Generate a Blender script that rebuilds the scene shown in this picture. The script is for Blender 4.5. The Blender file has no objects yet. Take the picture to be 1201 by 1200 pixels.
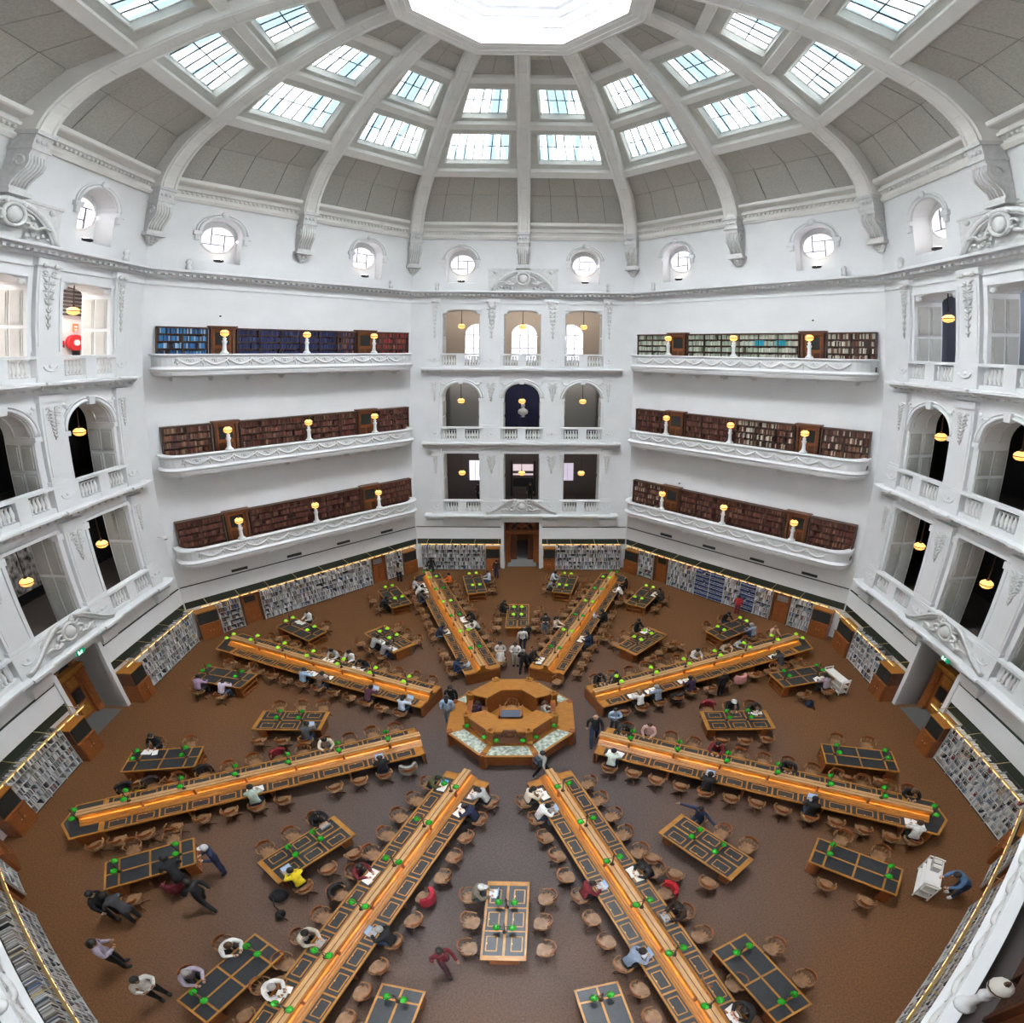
import bpy, math, random
from mathutils import Matrix, Vector
from cycles import osl as cycles_osl

sc = bpy.context.scene
COL = sc.collection
PI = math.pi
T8 = math.tan(PI / 8)
C8 = math.cos(PI / 8)
AP = 17.375                      # apothem of the octagonal hall, metres

# ------------------------------------------------------------------ camera
# The photograph is a vertical sweep panorama: rectilinear perspective along
# x, angle-proportional along y.  The lens below is that sweep lens.
LENS = '''
shader sweep_lens(output point position = 0.0, output vector direction = 0.0, output color throughput = 1.0)
{
  point P0 = camera_shader_raster_position();
  float U = (P0.x * 1201.0 - 641.784) / 629.064;
  float V = (406.168 - (1.0 - P0.y) * 1200.0) / 524.7315;
  float X = U;
  float T = V;
  for (int i = 0; i < 40; i++) {
    T = V / (1.0 + 0.06953 * T * T - 0.03732 * X * X);
    X = U / (1.0 + 0.17805 * T * T - 0.05488 * X * X + 0.02998 * X * X * T);
  }
  direction = normalize(vector(X, sin(T), cos(T)));
}
'''
cd = bpy.data.cameras.new('camera')
cam = bpy.data.objects.new('camera', cd)
COL.objects.link(cam)
sc.camera = cam
cd.lens = 18.9
txt = bpy.data.texts.new('sweep_lens')
txt.write(LENS)
cd.type = 'CUSTOM'
cd.custom_mode = 'INTERNAL'
cd.custom_shader = txt
cycles_osl.update_custom_camera_shader(cd, lambda *a: None)
ya, ro = math.radians(1.0272), math.radians(0.54474)
fw = Vector((math.sin(ya), math.cos(ya), 0)); rt = Vector((math.cos(ya), -math.sin(ya), 0)); up = Vector((0, 0, 1))
r2 = rt * math.cos(ro) + up * math.sin(ro); u2 = -rt * math.sin(ro) + up * math.cos(ro)
cam.matrix_world = Matrix(((r2.x, u2.x, -fw.x, 0.98769), (r2.y, u2.y, -fw.y, -17.2), (r2.z, u2.z, -fw.z, 18.3026), (0, 0, 0, 1)))

# ------------------------------------------------------------------ world, exposure
SKY = 60.0
w = bpy.data.worlds.new('sky'); sc.world = w; w.use_nodes = True
bg = w.node_tree.nodes['Background']
bg.inputs[0].default_value = (0.93, 0.965, 0.985, 1)
bg.inputs[1].default_value = SKY
vs = sc.view_settings
sc.display_settings.display_device = 'sRGB'
vs.view_transform = 'Standard'; vs.look = 'None'; vs.gamma = 1.0; vs.use_curve_mapping = False
vs.exposure = 0.62
sc.cycles.use_denoising = True
sc.cycles.max_bounces = 8
sc.cycles.diffuse_bounces = 5
sc.cycles.glossy_bounces = 2
sc.cycles.transparent_max_bounces = 8
sc.cycles.sample_clamp_indirect = 6
sc.cycles.adaptive_threshold = 0.02

def portal(loc, direction, sx, sy):
    l = bpy.data.lights.new('skylight_portal', 'AREA'); l.shape = 'RECTANGLE'; l.size = sx; l.size_y = sy
    l.cycles.is_portal = True
    o = bpy.data.objects.new('skylight_portal', l); COL.objects.link(o)
    o.location = loc; o.rotation_euler = Vector(direction).to_track_quat('-Z', 'Y').to_euler()

# ------------------------------------------------------------------ materials
def mat(name, c, rough=0.6, metal=0.0, emit=0.0, ec=None, spec=0.4, var=0.0, scale=6.0, c2=None, stretch=None, bump=0.0, attr=False):
    m = bpy.data.materials.new(name); m.use_nodes = True
    nt = m.node_tree; p = nt.nodes['Principled BSDF']
    p.inputs['Base Color'].default_value = (*c, 1); p.inputs['Roughness'].default_value = rough
    p.inputs['Metallic'].default_value = metal; p.inputs['Specular IOR Level'].default_value = spec
    if emit:
        p.inputs['Emission Color'].default_value = (*(ec or c), 1); p.inputs['Emission Strength'].default_value = emit
    if attr:
        a = nt.nodes.new('ShaderNodeAttribute'); a.attribute_name = 'spine'
        nt.links.new(a.outputs['Color'], p.inputs['Base Color'])
    if var or c2:
        tc = nt.nodes.new('ShaderNodeTexCoord'); mp = nt.nodes.new('ShaderNodeMapping'); nz = nt.nodes.new('ShaderNodeTexNoise')
        mp.inputs['Scale'].default_value = stretch or (1, 1, 1)
        nz.inputs['Scale'].default_value = scale; nz.inputs['Detail'].default_value = 3
        mx = nt.nodes.new('ShaderNodeMix'); mx.data_type = 'RGBA'
        mx.inputs[6].default_value = (*c, 1); mx.inputs[7].default_value = (*(c2 or tuple(x * (1 - var) for x in c)), 1)
        nt.links.new(tc.outputs['Object'], mp.inputs[0]); nt.links.new(mp.outputs[0], nz.inputs['Vector'])
        rp = nt.nodes.new('ShaderNodeMapRange'); rp.inputs[1].default_value = 0.35; rp.inputs[2].default_value = 0.65
        nt.links.new(nz.outputs['Fac'], rp.inputs[0]); nt.links.new(rp.outputs[0], mx.inputs[0]); nt.links.new(mx.outputs[2], p.inputs['Base Color'])
        if bump:
            b = nt.nodes.new('ShaderNodeBump'); b.inputs['Strength'].default_value = bump; b.inputs['Distance'].default_value = 0.02
            nt.links.new(nz.outputs['Fac'], b.inputs['Height']); nt.links.new(b.outputs[0], p.inputs['Normal'])
    return m

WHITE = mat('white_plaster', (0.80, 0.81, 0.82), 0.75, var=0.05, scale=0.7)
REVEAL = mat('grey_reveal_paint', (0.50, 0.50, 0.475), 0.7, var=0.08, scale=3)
ORN = mat('white_ornament', (0.74, 0.74, 0.73), 0.7, var=0.12, scale=5)
RIB = mat('dome_rib_paint', (0.88, 0.865, 0.825), 0.7, var=0.06, scale=1.0)
SURR = mat('skylight_surround', (0.66, 0.65, 0.605), 0.75, var=0.08, scale=1.5)
COFF = mat('ceiling_panel_felt', (0.52, 0.50, 0.455), 0.9, var=0.15, scale=12)
COFFG = mat('panel_joint', (0.20, 0.19, 0.17), 0.9)
WOODD = mat('dark_stained_wood', (0.13, 0.045, 0.018), 0.4, c2=(0.085, 0.028, 0.012), scale=5, stretch=(1, 1, 6))
WOODM = mat('red_brown_wood', (0.27, 0.085, 0.022), 0.4, c2=(0.18, 0.052, 0.014), scale=5, stretch=(1, 1, 6))
OAK = mat('golden_oak', (0.38, 0.16, 0.026), 0.38, c2=(0.27, 0.105, 0.016), scale=4, stretch=(1, 8, 1))
OAKL = mat('pale_oak', (0.52, 0.31, 0.14), 0.4, c2=(0.40, 0.22, 0.09), scale=4, stretch=(1, 8, 1))
OAKT = mat('desk_frame_oak', (0.40, 0.18, 0.03), 0.35, c2=(0.31, 0.13, 0.02), scale=4)
CHW = mat('chair_oak', (0.28, 0.135, 0.05), 0.4, c2=(0.18, 0.08, 0.028), scale=6)
CHS = mat('chair_seat_oak', (0.27, 0.145, 0.07), 0.42, c2=(0.175, 0.09, 0.042), scale=6)
LEATH = mat('black_leather', (0.022, 0.025, 0.03), 0.38, var=0.25, scale=7)
IRON = mat('dark_iron', (0.03, 0.025, 0.022), 0.5)
BRONZE = mat('dark_bronze', (0.07, 0.035, 0.02), 0.4, metal=0.4)
SCREEN = mat('dark_mesh_screen', (0.018, 0.02, 0.018), 0.7, var=0.4, scale=40)
DGREEN = mat('dark_green_band', (0.02, 0.028, 0.018), 0.6)
STEEL = mat('grey_steel_shelf', (0.42, 0.43, 0.42), 0.5)
SHELFB = mat('shelf_back', (0.05, 0.05, 0.045), 0.8)
WALN = mat('walnut_case', (0.075, 0.032, 0.018), 0.5, var=0.3, scale=3)
BRASS = mat('brass_rail', (0.55, 0.42, 0.2), 0.35, metal=0.8)
STRIP = mat('strip_lamp', (1, 0.8, 0.45), 0.5, emit=2.6, ec=(1.0, 0.56, 0.20))
READ = mat('reading_lamp_tube', (1, 0.7, 0.3), 0.5, emit=170.0, ec=(1.0, 0.60, 0.13))
GLOBE = mat('warm_glass_globe', (1, 0.7, 0.3), 0.4, emit=0.78, ec=(1.0, 0.52, 0.11))
GREEN = mat('green_glass_shade', (0.012, 0.22, 0.012), 0.2, emit=0.06, ec=(0.03, 0.85, 0.02), spec=0.6)
YGREEN = mat('lit_green_glass_shade', (0.14, 0.36, 0.015), 0.2, emit=0.28, ec=(0.45, 0.95, 0.04), spec=0.6)
NAVY = mat('navy_wall', (0.012, 0.014, 0.045), 0.8)
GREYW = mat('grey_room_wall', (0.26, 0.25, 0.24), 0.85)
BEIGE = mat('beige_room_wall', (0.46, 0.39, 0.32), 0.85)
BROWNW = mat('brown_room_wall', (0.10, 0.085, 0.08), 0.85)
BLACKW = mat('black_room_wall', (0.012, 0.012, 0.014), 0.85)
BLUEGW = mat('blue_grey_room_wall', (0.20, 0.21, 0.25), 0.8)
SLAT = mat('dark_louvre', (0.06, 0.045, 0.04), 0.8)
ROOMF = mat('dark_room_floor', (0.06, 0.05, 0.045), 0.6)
BLACK = mat('black_gloss', (0.01, 0.01, 0.012), 0.35)
RED = mat('signal_red', (0.55, 0.015, 0.02), 0.35)
SIGNW = mat('sign_white', (0.8, 0.8, 0.78), 0.6)
SIGNO = mat('sign_orange', (0.75, 0.2, 0.06), 0.6)
EXITG = mat('exit_sign_green', (0.0, 0.25, 0.12), 0.5, emit=0.25, ec=(0.0, 0.6, 0.3))
EXITW = mat('exit_sign_white', (0.9, 1, 0.95), 0.5, emit=0.9)
PAPER = mat('white_paper', (0.82, 0.82, 0.80), 0.7)
BLUEP = mat('blue_folder', (0.05, 0.35, 0.6), 0.6)
YELLOW = mat('yellow_plastic', (0.85, 0.6, 0.03), 0.5)
PINK = mat('pink_cloth', (0.75, 0.36, 0.33), 0.8)
ORANGE = mat('orange_cloth', (0.9, 0.2, 0.02), 0.7)
LAPG = mat('grey_laptop', (0.35, 0.36, 0.38), 0.35, metal=0.6)
LAPS = mat('laptop_screen', (0.3, 0.42, 0.6), 0.3, emit=0.25, ec=(0.5, 0.65, 0.9))
CARTW = mat('white_enamel', (0.80, 0.79, 0.76), 0.45)
BOOKS = mat('book_spines', (0.5, 0.5, 0.5), 0.6, attr=True)
CASEG = mat('display_papers', (0.55, 0.6, 0.52), 0.5, c2=(0.16, 0.2, 0.17), scale=7)

def mat_carpet():
    # brown looped carpet, skylight's grey sheen round the middle painted into its colour
    m = mat('brown_carpet', (0.2, 0.1, 0.05), 0.6, spec=0.3)
    nt = m.node_tree; p = nt.nodes['Principled BSDF']; N = nt.nodes.new; K = nt.links.new
    tc = N('ShaderNodeTexCoord')
    n1 = N('ShaderNodeTexNoise'); n1.inputs['Scale'].default_value = 16; n1.inputs['Detail'].default_value = 5; n1.inputs['Roughness'].default_value = 0.85
    n2 = N('ShaderNodeTexNoise'); n2.inputs['Scale'].default_value = 0.22; n2.inputs['Detail'].default_value = 3
    for n in (n1, n2): K(tc.outputs['Object'], n.inputs['Vector'])
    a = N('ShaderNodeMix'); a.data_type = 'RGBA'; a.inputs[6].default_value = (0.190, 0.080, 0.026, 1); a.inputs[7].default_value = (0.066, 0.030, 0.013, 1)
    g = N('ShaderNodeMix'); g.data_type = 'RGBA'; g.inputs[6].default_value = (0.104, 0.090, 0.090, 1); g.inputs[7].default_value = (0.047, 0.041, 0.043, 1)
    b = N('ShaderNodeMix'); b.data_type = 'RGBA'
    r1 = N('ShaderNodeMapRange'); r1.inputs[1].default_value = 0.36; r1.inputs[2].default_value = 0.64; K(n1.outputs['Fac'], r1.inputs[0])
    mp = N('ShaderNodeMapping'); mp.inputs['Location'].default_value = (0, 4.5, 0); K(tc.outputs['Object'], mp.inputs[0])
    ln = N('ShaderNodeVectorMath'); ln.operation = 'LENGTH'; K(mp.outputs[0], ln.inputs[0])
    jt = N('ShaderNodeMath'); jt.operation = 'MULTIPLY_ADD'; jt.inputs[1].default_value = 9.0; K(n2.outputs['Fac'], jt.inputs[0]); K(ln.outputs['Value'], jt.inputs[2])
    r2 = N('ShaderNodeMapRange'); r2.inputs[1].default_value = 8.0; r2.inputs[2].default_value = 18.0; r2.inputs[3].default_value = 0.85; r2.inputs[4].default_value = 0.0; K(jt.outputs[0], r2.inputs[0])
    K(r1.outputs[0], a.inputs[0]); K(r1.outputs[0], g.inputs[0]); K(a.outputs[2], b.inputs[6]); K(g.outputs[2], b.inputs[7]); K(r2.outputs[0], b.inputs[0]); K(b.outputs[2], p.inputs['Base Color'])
    bp = N('ShaderNodeBump'); bp.inputs['Strength'].default_value = 0.3; bp.inputs['Distance'].default_value = 0.015; K(n1.outputs['Fac'], bp.inputs['Height']); K(bp.outputs[0], p.inputs['Normal'])
    return m
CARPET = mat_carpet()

def mat_pane(name, c1, c2, scale, stretch=(1, 1, 1)):
    m = bpy.data.materials.new(name); m.use_nodes = True
    nt = m.node_tree; nt.nodes.remove(nt.nodes['Principled BSDF'])
    out = nt.nodes['Material Output']; tr = nt.nodes.new('ShaderNodeBsdfTransparent'); gl = nt.nodes.new('ShaderNodeBsdfGlossy'); gl.inputs['Roughness'].default_value = 0.2
    ms = nt.nodes.new('ShaderNodeMixShader'); ms.inputs[0].default_value = 0.05
    tc = nt.nodes.new('ShaderNodeTexCoord'); nz = nt.nodes.new('ShaderNodeTexNoise'); nz.inputs['Scale'].default_value = scale; nz.inputs['Detail'].default_value = 2
    rp = nt.nodes.new('ShaderNodeMapRange'); rp.inputs[1].default_value = 0.46; rp.inputs[2].default_value = 0.56
    mx = nt.nodes.new('ShaderNodeMix'); mx.data_type = 'RGBA'; mx.inputs[6].default_value = (*c1, 1); mx.inputs[7].default_value = (*c2, 1)
    mp = nt.nodes.new('ShaderNodeMapping'); mp.inputs['Scale'].default_value = stretch
    nt.links.new(tc.outputs['Object'], mp.inputs[0]); nt.links.new(mp.outputs[0], nz.inputs['Vector']); nt.links.new(nz.outputs['Fac'], rp.inputs[0]); nt.links.new(rp.outputs[0], mx.inputs[0])
    nt.links.new(mx.outputs[2], tr.inputs[0]); nt.links.new(tr.outputs[0], ms.inputs[1]); nt.links.new(gl.outputs[0], ms.inputs[2]); nt.links.new(ms.outputs[0], out.inputs[0])
    return m
PANE = mat_pane('wired_skylight_glass', (0.042, 0.045, 0.046), (0.0090, 0.0128, 0.0150), 1.0, (2.3, .22, .22))
CLEAR = mat_pane('clear_window_glass', (0.019, 0.0175, 0.02), (0.0165, 0.0155, 0.018), 2.0)
OCUL = mat_pane('oculus_glass', (0.95, 0.95, 0.95), (0.9, 0.92, 0.95), 1.0)

# ------------------------------------------------------------------ mesh building
KIDS = {}
class M:
    def __init__(s): s.v = []; s.f = []; s.m = []; s.s = []; s.c = []
    def q(s, pts, m=0, sm=False, col=None):
        n = len(s.v); s.v += [tuple(p) for p in pts]; s.f.append(tuple(range(n, n + len(pts)))); s.m.append(m); s.s.append(sm)
        if col is not None: s.c += [col] * len(pts)
    def box(s, x0, x1, y0, y1, z0, z1, m=0, col=None):
        n = len(s.v)
        s.v += [(x0, y0, z0), (x1, y0, z0), (x1, y1, z0), (x0, y1, z0), (x0, y0, z1), (x1, y0, z1), (x1, y1, z1), (x0, y1, z1)]
        for f in ((3, 2, 1, 0), (4, 5, 6, 7), (0, 1, 5, 4), (1, 2, 6, 5), (2, 3, 7, 6), (3, 0, 4, 7)):
            s.f.append(tuple(n + i for i in f)); s.m.append(m); s.s.append(False)
        if col is not None: s.c += [col] * 8
        return s
    def tbox(s, x0, x1, y0, y1, z0, z1, k, m=0):          # box whose top is scaled by k about its middle
        cx, cy = (x0 + x1) / 2, (y0 + y1) / 2
        n = len(s.v); s.box(x0, x1, y0, y1, z0, z1, m)
        for i in range(n + 4, n + 8): s.v[i] = (cx + (s.v[i][0] - cx) * k, cy + (s.v[i][1] - cy) * k, s.v[i][2])
        return s
    def prism(s, poly, z0, z1, m=0):
        n = len(poly)
        s.q([(x, y, z1) for x, y in poly], m); s.q([(x, y, z0) for x, y in reversed(poly)], m)
        for i in range(n):
            a, b = poly[i], poly[(i + 1) % n]; s.q([(*a, z0), (*b, z0), (*b, z1), (*a, z1)], m)
        return s
    def ext(s, prof, x0, x1, m=0, sm=False):              # profile in (y, z) drawn along x
        n = len(prof); s.q([(x0, y, z) for y, z in prof], m); s.q([(x1, y, z) for y, z in reversed(prof)], m)
        for i in range(n):
            a, b = prof[i], prof[(i + 1) % n]; s.q([(x0, *a), (x1, *a), (x1, *b), (x0, *b)], m, sm)
        return s
    def lathe(s, prof, c=(0, 0, 0), n=12, m=0, sm=True, sx=1, sy=1):
        b = len(s.v)
        for r, z in prof:
            for i in range(n): t = 2 * PI * i / n; s.v.append((c[0] + r * sx * math.cos(t), c[1] + r * sy * math.sin(t), c[2] + z))
        for j in range(len(prof) - 1):
            for i in range(n):
                k = (i + 1) % n; s.f.append((b + j * n + i, b + j * n + k, b + (j + 1) * n + k, b + (j + 1) * n + i)); s.m.append(m); s.s.append(sm)
        s.f.append(tuple(b + i for i in reversed(range(n)))); s.m.append(m); s.s.append(False)
        s.f.append(tuple(b + (len(prof) - 1) * n + i for i in range(n))); s.m.append(m); s.s.append(False)
        return s
    def ball(s, c, r, n=10, k=6, m=0, sc_=(1, 1, 1)):
        prof = [(math.sin(PI * j / k) * r + 1e-4, -math.cos(PI * j / k) * r * sc_[2]) for j in range(k + 1)]
        return s.lathe(prof, c, n, m, True, sc_[0], sc_[1])
    def tube(s, pts, r, n=6, m=0, caps=True, closed=False):
        P = [Vector(p) for p in pts]; k = len(P); R = r if isinstance(r, (list, tuple)) else [r] * k
        b = len(s.v); u = None
        for i in range(k):
            d = (P[(i + 1) % k] - P[i - 1]) if closed else (P[min(i + 1, k - 1)] - P[max(i - 1, 0)])
            d.normalize()
            if u is None: u = d.orthogonal().normalized()
            u = (u - d * u.dot(d)).normalized(); w_ = d.cross(u)
            for j in range(n): t = 2 * PI * j / n; s.v.append(tuple(P[i] + (u * math.cos(t) + w_ * math.sin(t)) * R[i]))
        for i in range(k if closed else k - 1):
            for j in range(n):
                a, c_ = (i, (i + 1) % k); jj = (j + 1) % n
                s.f.append((b + a * n + j, b + a * n + jj, b + c_ * n + jj, b + c_ * n + j)); s.m.append(m); s.s.append(True)
        if caps and not closed:
            s.f.append(tuple(b + j for j in reversed(range(n)))); s.m.append(m); s.s.append(False)
            s.f.append(tuple(b + (k - 1) * n + j for j in range(n))); s.m.append(m); s.s.append(False)
        return s
    def strip(s, A, B, m=0, sm=False):
        for i in range(len(A) - 1): s.q([A[i], A[i + 1], B[i + 1], B[i]], m, sm)
    def tr(s, mx):
        s.v = [tuple(mx @ Vector(p)) for p in s.v]; return s
    def add(s, o, mx=None):
        b = len(s.v); s.v += [tuple(mx @ Vector(p)) for p in o.v] if mx else o.v
        s.f += [tuple(b + i for i in f) for f in o.f]; s.m += o.m; s.s += o.s; return s
    def mesh(s, name, mats):
        me = bpy.data.meshes.new(name); me.from_pydata(s.v, [], s.f)
        for x in (mats if isinstance(mats, (list, tuple)) else [mats]): me.materials.append(x)
        me.polygons.foreach_set('material_index', s.m); me.polygons.foreach_set('use_smooth', s.s)
        if s.c:
            a = me.color_attributes.new('spine', 'FLOAT_COLOR', 'POINT'); buf = []
            for c in s.c: buf += (*c, 1.0)
            a.data.foreach_set('color', buf)
        me.update(); return me
    def obj(s, name, mats, parent=None): return link(name, s.mesh(name, mats), parent)

def link(name, data, parent=None):
    o = bpy.data.objects.new(name, data); COL.objects.link(o)
    if parent is not None: o.parent = parent; KIDS.setdefault(parent, []).append(o)
    return o
def tag(o, label=None, cat=None, group=None, kind=None):
    if label: o['label'] = label
    if cat: o['category'] = cat
    if group: o['group'] = group
    if kind: o['kind'] = kind
    return o
def root(name, loc=(0, 0, 0), rz=0.0, label=None, cat=None, group=None, kind=None, parent=None):
    o = link(name, None, parent); o.location = loc; o.rotation_euler = (0, 0, rz); o.empty_display_size = 0.1
    return tag(o, label, cat, group, kind)
def dup(o, parent=None, loc=None, rz=None):
    c = o.copy(); COL.objects.link(c)
    if parent is not None: c.parent = parent; KIDS.setdefault(parent, []).append(c)
    if loc is not None: c.location = loc
    if rz is not None: c.rotation_euler = (0, 0, rz)
    for k in KIDS.get(o, []): dup(k, c)
    return c
def face(ang): t = math.radians(ang); return (AP * math.cos(t), AP * math.sin(t), 0), t - PI / 2
def facepos(ang, x, y, z):
    t = math.radians(ang); return ((AP + y) * math.cos(t) + x * math.sin(t), (AP + y) * math.sin(t) - x * math.cos(t), z)

# ------------------------------------------------------------------ floor
fl = M(); R8 = (AP + 1.4) / C8
fl.q([(R8 * math.cos(PI / 8 + k * PI / 4), R8 * math.sin(PI / 8 + k * PI / 4), 0) for k in range(8)])
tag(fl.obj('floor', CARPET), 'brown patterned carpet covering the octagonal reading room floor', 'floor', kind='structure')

# ------------------------------------------------------------------ walls
BAYS = (-3.95, 0.0, 3.95)
TIERS = ((4.9, 9.87, 6.06), (10.83, 15.44, 11.99), (16.58, 21.07, 17.70))    # floor, top of opening, top of rail

def opening(b, x0, x1, zb, zt, cx, hw, ob, spring, rise, y0, y1, m=0, n=12):
    if cx - hw > x0: b.box(x0, cx - hw, y0, y1, zb, zt, m)
    if x1 > cx + hw: b.box(cx + hw, x1, y0, y1, zb, zt, m)
    if ob > zb: b.box(cx - hw, cx + hw, y0, y1, zb, ob, m)
    if rise <= 0:
        b.box(cx - hw, cx + hw, y0, y1, spring, zt, m); return
    A = [(cx - hw * math.cos(PI * i / n), spring + rise * math.sin(PI * i / n)) for i in range(n + 1)]
    for i in range(n):
        (xa, za), (xb, zb_) = A[i], A[i + 1]
        b.q([(xa, y0, za), (xb, y0, zb_), (xb, y0, zt), (xa, y0, zt)], m); b.q([(xa, y1, za), (xb, y1, zb_), (xb, y1, zt), (xa, y1, zt)], m)
        b.q([(xa, y0, za), (xb, y0, zb_), (xb, y1, zb_), (xa, y1, za)], m, True)
    b.q([(cx - hw, y0, zt), (cx + hw, y0, zt), (cx + hw, y1, zt), (cx - hw, y1, zt)], m)

def upper_wall(b, d=0.9):
    opening(b, -7.2, 0, 22.2, 28.0, -4.05, 0.95, 23.15, 24.95, 0.95, 0, d)
    opening(b, 0, 7.2, 22.2, 28.0, 4.05, 0.95, 23.15, 24.95, 0.95, 0, d)

def baluster_mesh():
    return M().lathe([(0.075, 0), (0.075, 0.06), (0.045, 0.1), (0.085, 0.25), (0.09, 0.33), (0.05, 0.52), (0.042, 0.6), (0.07, 0.66), (0.075, 0.7)], n=8).mesh('baluster', ORN)
BALM = baluster_mesh()

def rosette(b, x, y, z, r, m=0):
    b.ball((x, y, z), r, 8, 4, m, (1, 0.45, 1))
def leaf(b, x, y, z, dx, dz, r):
    b.tube([(x, y, z), (x + dx * .5, y - .03, z + dz * .35), (x + dx, y - .01, z + dz)], [r * .5, r, r * .25], 5)
def ornament(b, x, z0, z1, wd, y, seed):
    rr = random.Random(seed); n = 8
    for i in range(n):
        t = i / (n - 1); z = z1 - (z1 - z0) * t; ww = wd * (1 - 0.7 * t)
        rosette(b, x, y, z, max(0.03, ww * 0.2))
        for s in (-1, 1):
            leaf(b, x, y, z, s * ww * (.6 + .3 * rr.random()), .16 + .08 * rr.random(), .05 + .03 * ww)
            if i < 4: leaf(b, x, y, z, s * ww * (.7 + .3 * rr.random()), -.12 * rr.random(), .045 + .03 * ww)
    b.tube([(x, y, z1), (x, y, z0 - 0.1)], 0.025, 5)
    for s in (-1, 1): b.tube([(x + s * (wd * .5 + .1 * math.cos(a)), y, z1 + .12 + .1 * math.sin(a)) for a in [.8 * i for i in range(7)]], .03, 5)
def cartouche(b, x, y, z, s):
    b.ball((x, y, z), 0.3 * s, 12, 8, 0, (0.85, 0.5, 1.05))
    b.tube([(x + 0.36 * s * math.cos(t), y, z + 0.4 * s * math.sin(t)) for t in [2 * PI * i / 16 for i in range(16)]], 0.075 * s, 6, closed=True)
    for sg in (-1, 1):
        b.tube([(x + sg * s * (0.45 + 0.22 * math.cos(a) * (1 - a / 9)), y, z - 0.1 * s + 0.22 * s * math.sin(a) * (1 - a / 9)) for a in [0.5 * i for i in range(13)]], 0.06 * s, 5)
        b.tube([(x + sg * s * (0.5 + 0.28 * i), y, z - 0.3 * s - 0.1 * s * math.sin(i * 2.0)) for i in range(4)], [0.09 * s, 0.08 * s, 0.06 * s, 0.03 * s], 5)
        rosette(b, x + sg * 0.78 * s, y, z - 0.26 * s, 0.12 * s); rosette(b, x + sg * 0.3 * s, y, z + 0.42 * s, 0.1 * s)

def cornice(b, x0, x1, z0, z1, d):
    h = z1 - z0
    b.ext([(0, z0), (-0.08, z0), (-0.10, z0 + h * .3), (-d * .55, z0 + h * .5), (-d * .6, z0 + h * .68), (-d, z0 + h * .74), (-d, z0 + h * .95), (-d * .9, z1), (0, z1)], x0, x1)

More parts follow.
